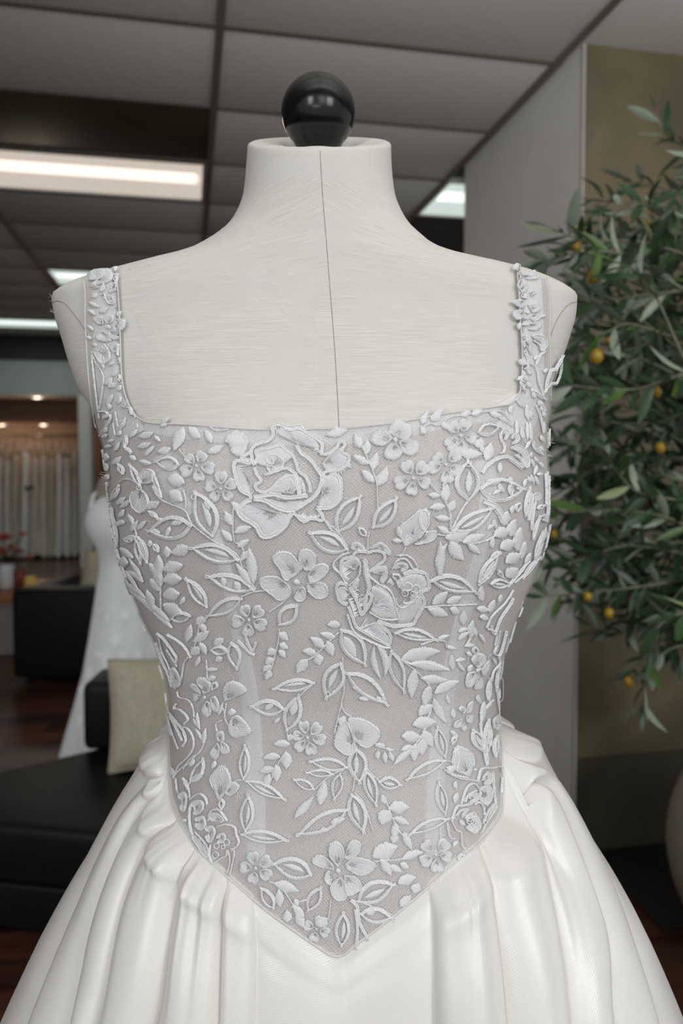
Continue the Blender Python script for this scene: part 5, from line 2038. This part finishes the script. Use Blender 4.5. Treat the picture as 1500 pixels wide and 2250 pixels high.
PLAN['C'] = '''
O 600 170 640 352 92;B 14 640 160 680 200 720 240 750 255;B 14 690 90 700 160 735 225 760 170;S 490 192 552 148 46;O 470 222 592 232 62;S 500 292 545 270 40;S 322 172 345 60 46;S 360 172 462 100 50;S 345 252 402 200 56;S 400 180 445 252 40;S 380 62 442 18 52;T 350 250 380 160 400 60
T 905 90 895 180 865 300 830 400;S 900 120 962 162 50;S 905 190 962 212 46;S 900 230 946 272 40;S 880 220 825 252 46;S 870 280 815 312 46;S 855 320 800 362 36;S 842 350 820 416 42
T 1280 110 1200 190 1130 260 1060 300;S 1290 60 1208 65 48;S 1260 140 1163 118 42;S 1190 212 1102 148 56;S 1205 170 1246 262 60;S 1140 242 1053 230 46;S 1152 250 1162 322 62;S 1080 280 1013 372 62
O 1290 90 1455 330 140 -0.02;S 1310 140 1392 272 62;O 1295 300 1195 542 136 0 1;K 1212 498 14;O 1132 430 858 470 84 0 1;O 942 600 713 580 106;S 815 602 872 565 36;O 950 742 1032 500 112;S 985 642 1012 540 46;T 960 790 950 740 930 660;S 870 690 912 650 20;T 1040 510 1080 470 1130 430
{lace_flower;F 1085 780 112 6 0.2 0.7};S 975 820 868 822 46;S 990 760 960 800 40;T 950 860 900 940 830 1100;S 945 870 950 982 66;S 912 900 800 912 46;S 882 950 890 1062 56;S 870 972 778 1002 46;S 842 1010 815 1102 46
{lace_flower;Q 560 550 550 460 600 420 650 430 700 480 640 520};{lace_flower;Q 600 650 650 640 722 720 712 762 612 782 580 720;S 600 642 600 595 52};T 570 560 560 650 580 700;T 510 740 505 690 545 670
{lace_flower;Q 520 800 505 750 550 740 556 800;Q 535 800 580 830 588 876 540 882;Q 515 810 532 860 502 922 463 880}
O 680 1052 690 818 74 0 1;O 690 1050 952 1176 76 0 1;O 690 1382 712 1130 92 0 1;O 660 1390 972 1432 84 0 1;T 520 1180 620 1060 680 1050
{lace_flower;P 520 1180 480 1080 470 1030 500 980 540 950 580 980 600 1060 560 1120;P 560 1130 600 1060 650 1080 640 1120 590 1150}
O 1342 970 1088 928 84 0 0;O 1250 1010 1068 1000 52;O 1290 1000 1250 1182 74;O 1130 1110 993 1040 62;S 1160 1212 1190 1050 60;S 1000 1292 1122 1150 50;T 1130 1110 1200 1040 1290 990 1350 960
O 1342 1230 1008 1402 116 -0.02;S 1230 1322 1322 1290 42;S 1160 1372 1222 1360 32;S 440 110 400 60 40;S 520 640 545 560 20
'''
PLAN['D'] = '''
O 285 365 560 582 120 -0.03;S 330 462 368 472 26;S 370 532 432 542 26;S 480 522 532 552 26;T 265 270 270 360 275 480 260 560 280 620 330 650
S 465 200 512 412 34 0.1;S 480 190 530 402 42 -0.15;O 570 222 658 502 96 0 0;T 560 200 580 230 640 290 720 350 800 430 830 480;O 590 115 872 162 80 -0.04 1;T 870 150 940 130;S 870 162 942 130 26;S 920 205 988 215 26;T 760 190 840 165 910 170 925 205
S 640 282 884 230 80 -0.03;S 690 312 945 352 58;S 760 402 932 412 52;B 12 640 280 700 310 780 300 860 320 940 350;S 722 340 700 532 62;S 850 502 1002 420 62;S 840 530 926 692 52;S 815 450 780 582 56;S 830 572 750 642 62
S 710 702 862 680 74;S 640 772 762 770 72;S 770 740 836 842 62;S 765 790 766 892 62;S 730 820 720 932 52;S 702 850 590 952 42;S 720 840 635 862 36;T 830 570 800 680 760 780 700 850
{lace_flower;P 340 800 300 660 400 660 490 720 500 780 440 840 380 830;P 350 810 345 860 310 892 260 880 210 820 230 740 280 660};T 260 560 240 640 210 760;S 250 702 272 640 50
T 470 830 540 850 590 860;S 540 830 470 820 26;S 490 860 490 922 32;S 530 870 542 946 32;S 560 870 592 932 30;S 540 850 586 860 22
O 350 840 375 1078 124 0 1;T 330 1120 345 1000 355 860 350 830;O 410 980 482 1222 86 0 1;O 490 1060 645 1080 86 0 1;T 400 960 450 1010 500 1060;O 320 1130 405 1392 116 0 1;K 402 1340 12;T 340 1130 400 1200 460 1380
S 560 1232 692 1220 78;S 562 1240 510 1332 88;T 540 1180 570 1260 610 1350 660 1420;S 590 1290 692 1332 42;S 600 1320 592 1422 50;S 652 1380 692 1482 46;S 540 1200 515 1140 40
O 920 920 663 1052 76 0.02;O 915 912 860 700 76 0 1;O 915 1272 870 1050 76 0 1;O 940 1290 678 1397 66 0.02;T 920 920 980 950;T 940 1290 985 1292;S 935 1000 980 960 44
{lace_flower;P 1070 1030 970 980 965 890 990 840 1080 870 1095 950;B 12 985 860 1000 930 985 990;B 12 920 960 960 1010 1060 1035}
{lace_flower;Q 1120 340 1080 290 1110 250 1160 250 1170 300;Q 1140 350 1190 290 1195 340 1160 390;Q 1105 360 1060 370 1045 430 1060 470 1100 440 1118 390;Q 1125 380 1155 420 1145 470 1100 470;S 1115 362 1140 335 20};S 1050 243 1088 256 28
{lace_flower;Q 1030 630 1000 600 1020 580 1050 600;Q 1050 625 1060 570 1090 550 1080 610;Q 1052 642 1090 640 1080 690 1050 680;Q 1022 660 980 680 970 715 1012 715;Q 1035 682 1052 720 1030 742 1018 715}
S 965 352 955 250 36;S 980 296 1042 280 22;S 990 300 1042 362 22;S 1000 162 1062 110 32;S 1000 112 1060 85 26;S 1075 150 1085 60 32;S 1040 200 1100 190 24;S 1110 140 1100 80 24;T 1040 205 1075 140 1080 40
O 1152 862 1085 720 74 0 1;O 1182 872 1185 660 54 0 1;O 1232 892 1240 760 42;T 1135 690 1165 900 1180 960;S 1142 682 1160 550 32;O 1182 542 1200 400 32;T 1165 590 1220 540
'''
PLAN['E'] = '''
{lace_flower;P 775 420 740 370 735 320 770 300 800 330 800 370;P 800 375 830 300 870 300 875 340 830 380;P 805 402 850 370 930 390 940 420 890 450 820 430;P 800 450 860 460 880 510 830 545 812 530;P 785 455 740 500 760 560 810 560 815 500;P 760 430 670 400 660 380 700 360 750 400;P 750 442 730 430 715 470 740 495;S 765 432 790 432 24}
O 662 452 478 398 96 0.03 1;{lace_flower;F 410 420 78 5 0.7};S 490 488 602 522 46;S 520 592 510 512 36;O 492 602 430 500 54;O 640 612 702 498 62;S 550 662 545 608 40;S 625 640 570 580 36;S 622 682 590 612 40;{lace_flower;F 680 690 62 4 0.3};O 790 772 800 608 68 0 1;S 690 682 722 638 50;T 730 650 738 600 742 560
O 860 572 1032 488 96 -0.04 1;T 830 560 900 580 1020 630;O 870 622 1022 640 74;S 900 622 942 605 30;B 14 830 560 860 590 870 660 905 730;B 12 855 770 862 690 852 600
S 930 372 1042 320 74;S 962 380 1012 456 36;S 1000 410 1062 436 30;S 1050 400 1092 420 28;S 1060 382 1152 345 36;T 930 390 1050 380 1150 350;T 1100 340 1090 290 1030 250;S 1042 490 1122 458 46;S 1112 532 1132 485 40;S 1052 592 1100 540 36;{lace_flower;F 1210 360 80 5 0.25}
S 1020 310 1032 262 34;S 580 560 600 590 24;T 470 480 520 500 560 560 600 620;T 560 600 600 570 640 560
'''
PLAN['WL'] = '''
{lace_rose;B 12 300 1460 350 1420 400 1410 440 1450 450 1500;P 340 1540 320 1480 380 1460 420 1490 410 1560 350 1590;B 10 460 1640 480 1560 540 1540 590 1590 620 1640;P 530 1650 470 1620 490 1570 560 1585 600 1640;B 14 530 1690 600 1670 680 1690 700 1760 720 1820 690 1870 650 1880;P 560 1790 530 1780 570 1740 610 1770 590 1820 540 1830;K 535 1850 24;K 590 1860 18;K 620 1820 26;K 525 1930 28;B 10 480 1840 470 1920 500 2000 560 1960 610 1940 620 1880;P 400 1800 340 1720 430 1820 470 1900 450 1960 370 1860 320 1760;B 12 310 1500 300 1600 310 1700 340 1790;P 390 1650 350 1620 420 1600 440 1680 400 1720 350 1680;P 470 1740 430 1700 490 1680 520 1740 480 1830 440 1780;P 240 1480 210 1420 250 1390 280 1440 260 1560 230 1540}
T 640 1880 680 1900 660 2010 640 2100;T 625 1890 640 1980 620 2090;O 300 1322 422 1098 92 0.05;S 310 1312 422 1228 50;O 290 1372 245 1270 36;T 300 1450 290 1360;T 290 1440 200 1400 180 1280;S 240 1650 270 1625 34
{lace_scroll;B 11 160 1280 200 1180 280 1100 330 1020 330 930 290 860 240 840;B 10 110 700 180 790 240 860 270 950 240 1010;B 10 130 740 190 850 240 960;B 10 190 640 170 680 230 700 290 770 250 820;B 8 170 1250 230 1190 300 1150 350 1080;T 100 640 110 760 150 900 200 1030}
T 190 540 210 590 280 610 320 660 340 760;S 362 720 386 862 26;S 350 860 412 972 22;S 420 992 436 850 36;T 420 990 380 1060 300 1120 240 1200;S 330 770 370 840 20
{lace_flower;B 11 20 40 80 90 160 200 190 250 180 300;B 11 12 120 60 260 130 420 150 500;B 11 110 50 220 120 280 190 310 250;B 10 200 500 230 420 250 300 290 240;Q 170 420 120 380 160 330 210 400 220 480 160 520;T 30 60 60 200 120 330 160 470;T 100 180 150 260 190 330}
{lace_flower;Q 420 560 400 500 350 450 370 420 430 420 480 470 470 540;Q 400 560 310 500 305 470 350 480;Q 395 570 345 630 325 560;Q 440 620 480 640 480 730 440 762 400 700;Q 475 590 520 580 550 650 540 720 490 690;S 415 592 440 590 26}
S 440 355 540 348 32;S 455 442 525 412 44;T 440 270 445 350 450 440;T 555 660 590 700 600 760;S 300 1180 340 1120 26;S 130 1180 160 1260 30;S 110 820 150 920 24
'''
PLAN['WR'] = '''
{lace_rose;B 12 280 1500 320 1370 380 1320 440 1380 440 1460 500 1510;B 10 310 1480 340 1420 410 1380;P 370 1450 330 1440 410 1400 420 1460 340 1490;P 490 1420 440 1360 520 1340 540 1430 490 1510 440 1460;B 14 200 1640 240 1520 300 1510 370 1490;B 12 200 1640 240 1720 280 1740 290 1860 320 1870;P 370 1650 310 1620 360 1570 430 1620 440 1700 380 1740 320 1700;K 375 1590 24;K 375 1650 20;K 350 1640 28;K 390 1720 24;B 12 390 1500 430 1480 470 1520 480 1590;P 500 1620 460 1670 500 1560 560 1490 570 1540 500 1640 440 1760;Q 280 1580 230 1600 280 1540 350 1540 290 1620;B 10 420 1300 450 1200 540 1190 620 1180 640 1240;P 495 1270 450 1300 500 1220 540 1260 520 1330 470 1330;B 8 550 1220 560 1380 580 1540;B 8 632 1270 622 1400}
{lace_scroll;B 8 610 20 590 130 560 210 600 230 630 160 665 20;B 8 500 0 580 40 570 150;B 8 600 240 610 300 560 360 540 430};O 575 542 600 320 30;O 510 622 520 480 40 0 1;T 440 730 530 640;S 450 742 466 628 30;T 450 740 450 900 480 1060;O 532 1002 510 768 46 0 1;P 585 820 560 860 550 780 600 740 615 800 580 870;O 570 1102 575 918 50;O 500 1162 490 1018 36;S 645 1002 655 1242 28;O 472 1062 368 858 92 0.04 1
T 350 1290 440 1310;S 390 1212 416 1195 16;{lace_flower;P 340 1260 220 1180 210 1080 250 1000 360 1050 385 1120 370 1220;B 10 240 1010 262 1100 250 1190};B 10 130 1200 200 1250 280 1280 350 1290;T 590 540 600 650 620 760;T 100 1700 105 1780 120 1830;T 160 1660 185 1780 230 1790
'''
PLAN['RR'] = '''
S 590 422 575 238 42;S 680 482 640 330 46;S 722 482 710 258 36;S 772 502 750 268 46;S 740 252 700 60 36;S 650 82 590 0 24;T 300 140 380 220 460 270;T 440 250 540 320;O 940 132 870 20 50;T 820 60 880 200 920 400;S 790 200 720 120 40
{lace_flower;P 440 430 380 420 420 350 480 380 480 440 420 500;P 560 480 510 470 560 400 600 430 600 510 520 550;P 620 650 510 590 590 550 680 600 730 700 740 820 680 840 620 740 560 680};B 14 370 660 420 640 430 560 390 480 380 400
O 770 510 902 682 62;S 760 640 772 702 26;S 762 722 802 822 26;S 800 700 852 772 26;S 830 800 800 922 32;S 862 760 922 842 32;S 760 920 802 1032 26;S 810 930 857 1052 26;S 840 922 902 900 50;S 720 940 762 1012 32;S 880 430 930 520 34
O 690 1442 740 1058 62;O 720 1482 782 1158 50;O 760 1602 812 1178 40;{lace_flower;Q 830 1200 800 1150 860 1140 890 1190 840 1250};O 830 1342 932 1290 62;{lace_flower;Q 920 1450 880 1430 940 1400 970 1450 960 1510 900 1480};O 780 1722 866 1418 50
{lace_scroll;B 10 940 900 950 1100 950 1300;B 10 985 930 982 1200 976 1420;T 960 880 968 1200 960 1500};O 110 2250 372 1858 112 0 1;O 800 1962 912 1598 50 0 1;S 690 2012 752 1878 52;O 650 2202 872 1918 62;T 560 2250 720 2100 850 1900 900 1760;S 640 1960 690 1740 44;S 900 1760 950 1560 28
S 170 640 140 540 50;S 560 1690 500 1590 30;S 920 260 930 400 30;S 870 560 920 640 30
'''
PLAN['L'] = '''
S 30 572 122 590 92;S 42 662 92 762 70;S 160 682 262 580 60;S 70 802 112 862 50;S 30 122 100 60 40;T 20 300 100 160 140 80 100 60 70 90;S 32 352 92 300 50;S 110 402 172 370 40;S 60 462 142 440 40;S 180 522 242 400 40;S 250 252 302 130 30;S 220 332 242 270 30;T 160 170 190 320;O 130 1132 252 930 72 0 1
{lace_scroll;B 8 120 1230 140 1450 210 1700;B 8 150 1210 180 1430 214 1640;T 90 900 80 1060 100 1240};S 200 1400 252 1420 58;T 185 20 220 190 250 220;S 460 170 470 230 14;S 240 1860 345 1880 100;O 460 1570 300 1600 70;S 250 1710 390 1800 60;S 360 1840 540 2130 40;S 320 1990 480 2230 40;S 610 1900 770 2120 90;S 620 2110 730 2240 70;S 300 2080 400 2240 30;S 160 1300 120 1240 30;T 200 1700 260 1900 330 2080
'''
PLAN['SL'] = '''
S 800 232 862 178 42;{lace_flower;Q 620 280 520 280 600 220 720 200 800 210 760 290 640 330 560 340;Q 590 360 530 350 600 340 640 360 570 382};O 760 422 888 250 72;{lace_scroll;B 14 660 450 700 430 720 490 760 540 800 540 820 490;Q 760 490 720 460 780 450 810 500 760 530};S 640 572 528 520 46;S 600 662 513 603 42;S 580 832 508 778 36;S 560 922 503 900 36;S 610 975 565 1002 40;S 640 640 732 578 42;S 860 692 917 640 42;S 560 470 620 430 50
{lace_flower;Q 690 770 620 760 570 700 600 680 680 680;Q 740 760 680 700 740 660 800 670 790 740;Q 790 790 820 730 950 730 955 800 900 860 820 850;Q 760 835 830 860 880 900 800 940 740 880;Q 690 840 760 900 770 950 690 960 600 930 620 860;S 720 800 770 790 46}
{lace_flower;P 680 1080 690 980 750 1040 770 1130 720 1200 660 1190 590 1080 600 1040;Q 790 1060 760 1000 850 970 870 1020 820 1080;B 9 860 980 850 1100 880 1130 870 1200}
T 560 1060 600 1180 660 1270 690 1360 680 1450 660 1600 640 1700;T 560 1100 590 1400 640 1800;S 700 1432 782 1350 56;S 740 1462 832 1410 60;S 720 1662 792 1530 50;S 850 1642 882 1560 40;S 760 1702 740 1640 50;S 780 1342 852 1270 36;S 850 1500 880 1430 40;S 640 1150 700 1250 40
{lace_scroll;B 9 640 1720 700 1720 740 1740 720 1790 770 1760 760 1830 690 1930 650 1990};S 880 1912 932 1790 40;S 850 1992 872 1930 40;S 700 1960 730 1890 34
'''
PLAN['SR'] = '''
{lace_flower;Q 410 240 340 220 380 160 450 200 470 290 420 300;Q 580 270 480 250 560 230 650 250 700 290 620 310 520 300};{lace_scroll;B 13 480 320 440 330 400 410 440 470 470 520 540 540;Q 490 420 450 400 520 340 560 400 520 460 460 460};{lace_flower;Q 600 480 570 470 640 440 655 480 590 512};S 500 480 542 542 42
{lace_flower;Q 490 660 440 680 325 610 380 580 450 570 520 620;Q 590 680 560 620 620 590 700 620 710 690 620 720;Q 600 750 700 720 720 780 650 830 580 790;Q 530 790 600 830 560 880 480 870 450 800;Q 480 740 440 700 350 720 340 780 400 830 480 790;S 530 722 572 715 40}
S 700 772 782 745 36;{lace_flower;Q 620 870 560 850 680 830 730 880 650 940 560 920};{lace_flower;Q 470 1080 440 1000 500 1020 520 1100 480 1180 430 1080;P 690 1080 600 1000 720 1000 790 1060 780 1150 720 1200 680 1110 600 1060;Q 560 1120 520 1050 580 1080 600 1240 560 1180}
T 470 1220 530 1240 560 1330 640 1380 670 1450 690 1550 720 1650 750 1740;S 640 1302 682 1238 50;S 660 1372 722 1220 42;S 560 1432 530 1318 60;S 520 1422 458 1288 50;S 602 1482 540 1430 40;O 760 1702 925 1228 96 0.03;S 760 1462 792 1400 40;S 560 1562 498 1480 46;S 592 1642 538 1570 46;S 642 1702 588 1660 50;T 680 1450 690 1580 760 1740;S 652 1772 608 1700 50;O 780 1802 638 1680 52;S 722 1872 678 1800 50;S 780 1952 700 1880 50
T 400 1760 440 1830 510 1890;S 560 1932 528 1850 50;S 602 2032 568 1930 40;S 760 2012 740 1920 40;S 470 1520 440 1440 40;S 700 1250 780 1180 40
'''
PLAN['R1'] = '''
{lace_rose;Q 1060 860 1060 720 1190 680 1250 740 1250 850 1230 940 1130 1000 1030 1000;Q 560 1040 300 980 230 1060 280 1110 390 1180 460 1290 560 1290 680 1200 720 1090;Q 340 740 200 600 180 680 200 760 260 860 330 900;Q 770 870 520 840 600 770 700 690 780 720 815 800;Q 600 610 400 560 410 440 520 410 640 390 700 440 760 490;Q 660 930 430 915 600 1000 720 1030 800 1020 880 950;Q 1060 560 1130 470 1220 410 1290 380 1270 450 1330 490 1310 560 1220 610 1110 630;Q 810 360 600 250 640 200 740 225 830 215 920 260 1010 330 1030 400;B 28 550 200 562 270 500 330 380 370 340 430 350 530 372 580;B 30 550 200 620 182 740 212 830 200 920 250 1000 300 1062 350 1062 430 1040 460;B 24 1040 462 1120 462 1210 400 1250 340 1302 362 1270 440 1340 480 1330 560 1250 622 1110 642 1070 680;B 34 1070 690 1130 702 1190 668 1252 720 1258 850 1242 930 1140 1012 1010 1012;B 26 1010 1012 1050 1060 1070 1140 960 1122 880 1152 810 1100 770 1060;B 44 760 1062 722 1110 680 1200 560 1290 450 1300 380 1190 250 1110 208 1040 270 960 340 930;B 30 340 930 320 880 240 840 190 740 160 580 200 530 310 560 322 530 240 500 335 440
B 28 370 570 400 500 390 430 520 400 640 372 690 420 760 470 800 560 830 640 900 700 940 800 940 860;B 26 370 600 400 680 440 740 380 780 400 830 480 850 560 800 640 720 720 682 780 700 810 800 830 890;B 26 470 680 560 650 680 610 760 640 812 700 832 800 840 890;B 18 540 622 650 592 660 540 600 480 520 480 500 540 560 562 560 510;B 36 800 370 850 450 940 520 1010 610 1062 690 1050 780 1000 880 900 960 790 1030;B 34 360 908 470 888 580 880 700 910 830 900 920 890;B 40 360 922 480 942 600 1010 720 1042 790 1030
R 110 250 1060 360 1130 450 1240 580 1250 700 1140;R 120 1030 1000 1140 1000 1230 920 1240 850 1235 740 1180 690;R 95 185 590 180 680 210 760 260 840 330 880;R 60 1040 420 1000 330 900 265 740 235 600 220;R 120 780 720 700 700 600 770 520 850;R 60 820 1090 900 1130 1040 1105;R 70 1330 540 1250 600 1130 630;R 50 620 380 500 420 420 470;R 60 900 870 890 780 850 700;R 40 480 560 520 640 620 620}
{lace_flower;Q 200 340 60 340 110 240 220 230 310 300 280 400 190 470 120 420};S 1100 272 1332 212 62;S 1380 480 1500 540 60;S 1400 250 1460 400 60;T 1100 1150 1170 1240 1240 1290;T 1070 1060 1100 1160 1170 1260
'''
PLAN['R2'] = '''
{lace_rose;Q 650 840 640 650 760 690 850 780 890 900 900 970 740 970 630 900;Q 520 1075 560 1130 690 1200 800 1230 810 1160 740 1070 690 1010;Q 1000 760 900 620 940 560 1060 510 1180 540 1210 640 1140 720 1160 800 1120 900 1040 1010 920 1030 890 900;Q 470 480 340 420 430 350 480 340 520 400;Q 430 700 310 650 300 740 350 800;Q 520 700 430 640 500 560 520 640 530 800 500 840;Q 490 270 420 260 440 200 500 190 560 240 570 290 470 292;Q 720 240 610 260 720 190 780 220 840 280 820 340 780 270 700 260;B 22 590 290 480 290 440 340 340 370 320 440 340 520 400 580;B 22 590 300 680 280 760 300 770 370 700 430 620 490 690 460 770 450 790 490 780 560 740 610;B 20 410 300 330 330 260 390 250 450 320 520 380 620;B 26 390 630 320 610 280 650 290 750 330 810 390 830;R 80 310 660 310 740 340 800;B 28 550 370 580 400 580 520 620 640 600 700 640 750 600 850 550 920 530 930 510 860 470 760 410 650;S 555 380 600 690 62;S 600 700 560 900 44;B 14 520 390 520 500 480 570 400 640;B 16 590 520 700 610 820 680 870 780 890 880 920 970 860 990 740 980 610 910;R 190 870 960 880 860 850 760 790 680 700 620;R 80 420 650 470 760 520 860;R 90 340 400 330 470 370 540
B 13 850 470 900 380 980 360 1030 410 1070 470 1110 450 1060 370 1000 330 920 330;Q 940 450 860 460 910 400 1000 410 1020 460 940 500;Q 740 520 640 500 760 460 790 500 760 590 720 600;B 15 850 520 920 530 940 600 920 660 890 590 850 540;B 26 960 520 1060 490 1180 510 1220 580 1220 660 1140 710 1180 800 1150 880 1100 960 1060 1030 940 1050 840 1050 700 1000;R 90 1090 950 1140 860 1150 790 1120 720;R 60 1200 650 1200 590 1160 540 1060 530;B 11 960 640 1000 600 1050 630 1040 680 980 690;K 980 710 32;K 1065 715 28;K 1090 670 42;B 11 890 760 900 830 960 860 1060 800 1100 740;B 10 960 800 990 820 1060 800;R 70 900 980 950 900 1000 900;B 24 400 850 440 960 480 1060 560 1110 680 1180 800 1240 830 1200 820 1130 740 1050 690 1000;B 18 390 930 440 1080 500 1150 620 1210 760 1270 830 1270;R 130 520 1080 640 1150 790 1225;R 50 400 780 430 860 460 960;R 60 480 290 560 300 590 320;R 50 870 620 830 560 800 600}
'''


def parse_piece(lb, tok, tr):
    ox, oy, sc = tr
    k = tok[0]
    a = [float(q) for q in tok[1:]]
    X = lambda v: ox + v / sc
    Y = lambda v: oy + v / sc
    pts = lambda q: [(X(q[i]), Y(q[i + 1])) for i in range(0, len(q) - 1, 2)]
    if k == 'S':
        satin(lb, X(a[0]), Y(a[1]), X(a[2]), Y(a[3]), a[4] / sc, a[5] if len(a) > 5 else RL.uniform(-0.05, 0.05))
    elif k == 'O':
        ring_leaf(lb, X(a[0]), Y(a[1]), X(a[2]), Y(a[3]), a[4] / sc, a[5] if len(a) > 5 else 0.0, a[6] if len(a) > 6 else 0)
    elif k == 'T':
        P = spline(pts(a), 40)
        strip(lb, P, 3.2, 0.0008, (), False)
        lb.cord(P + np.array([0.8, -0.6]), 0.00034, 0.0009, 0.5)
    elif k == 'B':
        strip(lb, pts(a[1:]), max(3.4, a[0] / sc * (1.35 if sc in (4.6875,) else 1.1)), 0.0009, (0.5, -0.55) if a[0] / sc > 4.5 else (0.3,), taper=False)
    elif k == 'P':
        fill(lb, pts(a), True)
    elif k == 'Q':
        fill(lb, pts(a), False, 0.0012)
    elif k == 'F':
        flower(lb, X(a[0]), Y(a[1]), a[2] / sc, a[3], a[4], a[5] if len(a) > 5 else 0.72)
    elif k == 'R':
        fringe(lb, pts(a[1:]), a[0] / sc * 1.25)
    elif k == 'K':
        coil(lb, X(a[0]), Y(a[1]), a[2] / sc)


NAMES = {'S': 'lace_leaf', 'O': 'lace_outlined_leaf', 'T': 'lace_stem', 'B': 'lace_scroll', 'P': 'lace_petal', 'Q': 'lace_petal', 'F': 'lace_flower', 'R': 'lace_petal', 'K': 'lace_scroll'}
leaf_n = 0
extra = LB()
for key, text in PLAN.items():
    trf = CROPS[key]
    cur = None
    for item in text.replace('\n', ';').split(';'):
        item = item.strip()
        if not item:
            continue
        if item.startswith('{'):
            cur = (item[1:], LB())
            continue
        end = item.endswith('}')
        item = item.rstrip('}')
        tok = item.split()
        if cur:
            parse_piece(cur[1], tok, trf)
            if end:
                cur[1].build(cur[0], bodice)
                cur = None
            continue
        lb = LB()
        parse_piece(lb, tok, trf)
        nm = NAMES[tok[0]]
        if nm == 'lace_leaf' and key in ('SL', 'SR', 'L'):
            nm = 'lace_leaflet'
        lb.build(nm, bodice)

# small filling leaves at the sides and on the straps, where the lace is densest
occ = []
for o in bodice.children:
    if o.name.startswith('lace_'):
        co = np.empty(len(o.data.vertices) * 3)
        o.data.vertices.foreach_get('co', co)
        qx, qy = proj(co.reshape(-1, 3)[::4])
        occ.append(np.stack([qx, qy], 1))
occ = np.vstack(occ)
made = 0
for q in range(4000):
    x, y = RL.uniform(200, 1210), RL.uniform(620, 1900)
    xl = np.interp(y, [600, 760, 900, 945, 1130, 1270, 1430, 1540, 1700, 1800], [205, 208, 222, 232, 256, 294, 362, 380, 384, 425])
    xr = np.interp(y, [600, 760, 900, 1130, 1270, 1430, 1540, 1700, 1800], [1186, 1188, 1190, 1196, 1155, 1098, 1085, 1095, 1070])
    lim = np.interp(y, [600, 860, 930, 1000, 1300, 1900], [52, 60, 90, 120, 110, 90])
    dl, dr = x - xl, xr - x
    if not (6 < dl < lim or 6 < dr < lim):
        continue
    if np.min(np.sum((occ - (x, y)) ** 2, 1)) < 9.5 ** 2:
        continue
    lb = LB()
    a = RL.normal(math.pi / 2, 0.7)
    L, w_ = RL.uniform(15, 25), RL.uniform(7, 11)
    sq = 0.45 + 0.55 * min(1.0, min(dl, dr) / 60.0)
    ex, ey = math.cos(a) * L / 2 * sq, math.sin(a) * L / 2
    if RL.random() < 0.75:
        satin(lb, x - ex, y - ey, x + ex, y + ey, w_ * sq, RL.uniform(-0.08, 0.08))
    else:
        ring_leaf(lb, x - ex * 1.3, y - ey * 1.3, x + ex * 1.3, y + ey * 1.3, w_ * 1.5 * sq, 0.03)
    lb.build('lace_leaflet', bodice)
    occ = np.vstack([occ, [[x, y], [x - ex, y - ey], [x + ex, y + ey]]])
    made += 1
    if made >= 190:
        break
SIDE = True
for t0, t1 in ((R(163), R(187)), (R(-7), R(17))):
    for q in range(40):
        u = RL.uniform(t0, t1) * RU / PXM
        v = RL.uniform(side_l + 0.012, arm_r[1] - 0.018) / PXM
        lb = LB()
        a = RL.normal(math.pi / 2, 0.6)
        L = RL.uniform(22, 40)
        ex, ey = math.cos(a) * L / 2, math.sin(a) * L / 2
        if q % 6 == 0:
            flower(lb, u, v, 22, 5, RL.uniform(0, 1))
            lb.build('lace_flower', bodice)
            continue
        if q % 3 == 1:
            ring_leaf(lb, u - ex, v - ey, u + ex, v + ey, 14, 0.03)
        else:
            satin(lb, u - ex * 0.7, v - ey * 0.7, u + ex * 0.7, v + ey * 0.7, 10, 0.04)
        lb.build('lace_leaflet', bodice)
SIDE = False
# stray crinkled threads of the net between the motifs
lb = LB()
for q in range(60):
    x, y = RL.uniform(300, 1120), RL.uniform(980, 1960)
    if y > 1500 and abs(x - 740) > 330:
        continue
    P = [(x, y)]
    a = RL.uniform(0, 6.28)
    for s in range(int(RL.integers(4, 9))):
        a += RL.normal(0, 0.9)
        P.append((P[-1][0] + 9 * math.cos(a), P[-1][1] + 9 * math.sin(a)))
    lb.cord(P, 0.00013, 0.0003, 0.8)
o = lb.build('net_threads', bodice)
o['kind'] = 'stuff'
# wispy threads at the side seams
lb = MB()
for q in range(34):
    sd = RL.random() < 0.55
    y = RL.uniform(940, 1000) if sd else RL.uniform(1000, 1150)
    x = np.interp(y, [935, 1000, 1150], [1199, 1201, 1205]) if sd else np.interp(y, [935, 1060, 1150], [216, 238, 250])
    c = surf(x, y, 0.0)
    d = np.array([1 if sd else -1, -0.2, RL.normal(0, 0.8)]); d = d / np.linalg.norm(d) * RL.uniform(0.001, 0.004)
    lb.tube([c, c + d * 0.6 + RL.normal(0, 0.0005, 3), c + d + RL.normal(0, 0.0008, 3)], 0.00014, 4)
o = lb.build('frayed_threads', M['fray'], bodice, True)
o['kind'] = 'stuff'
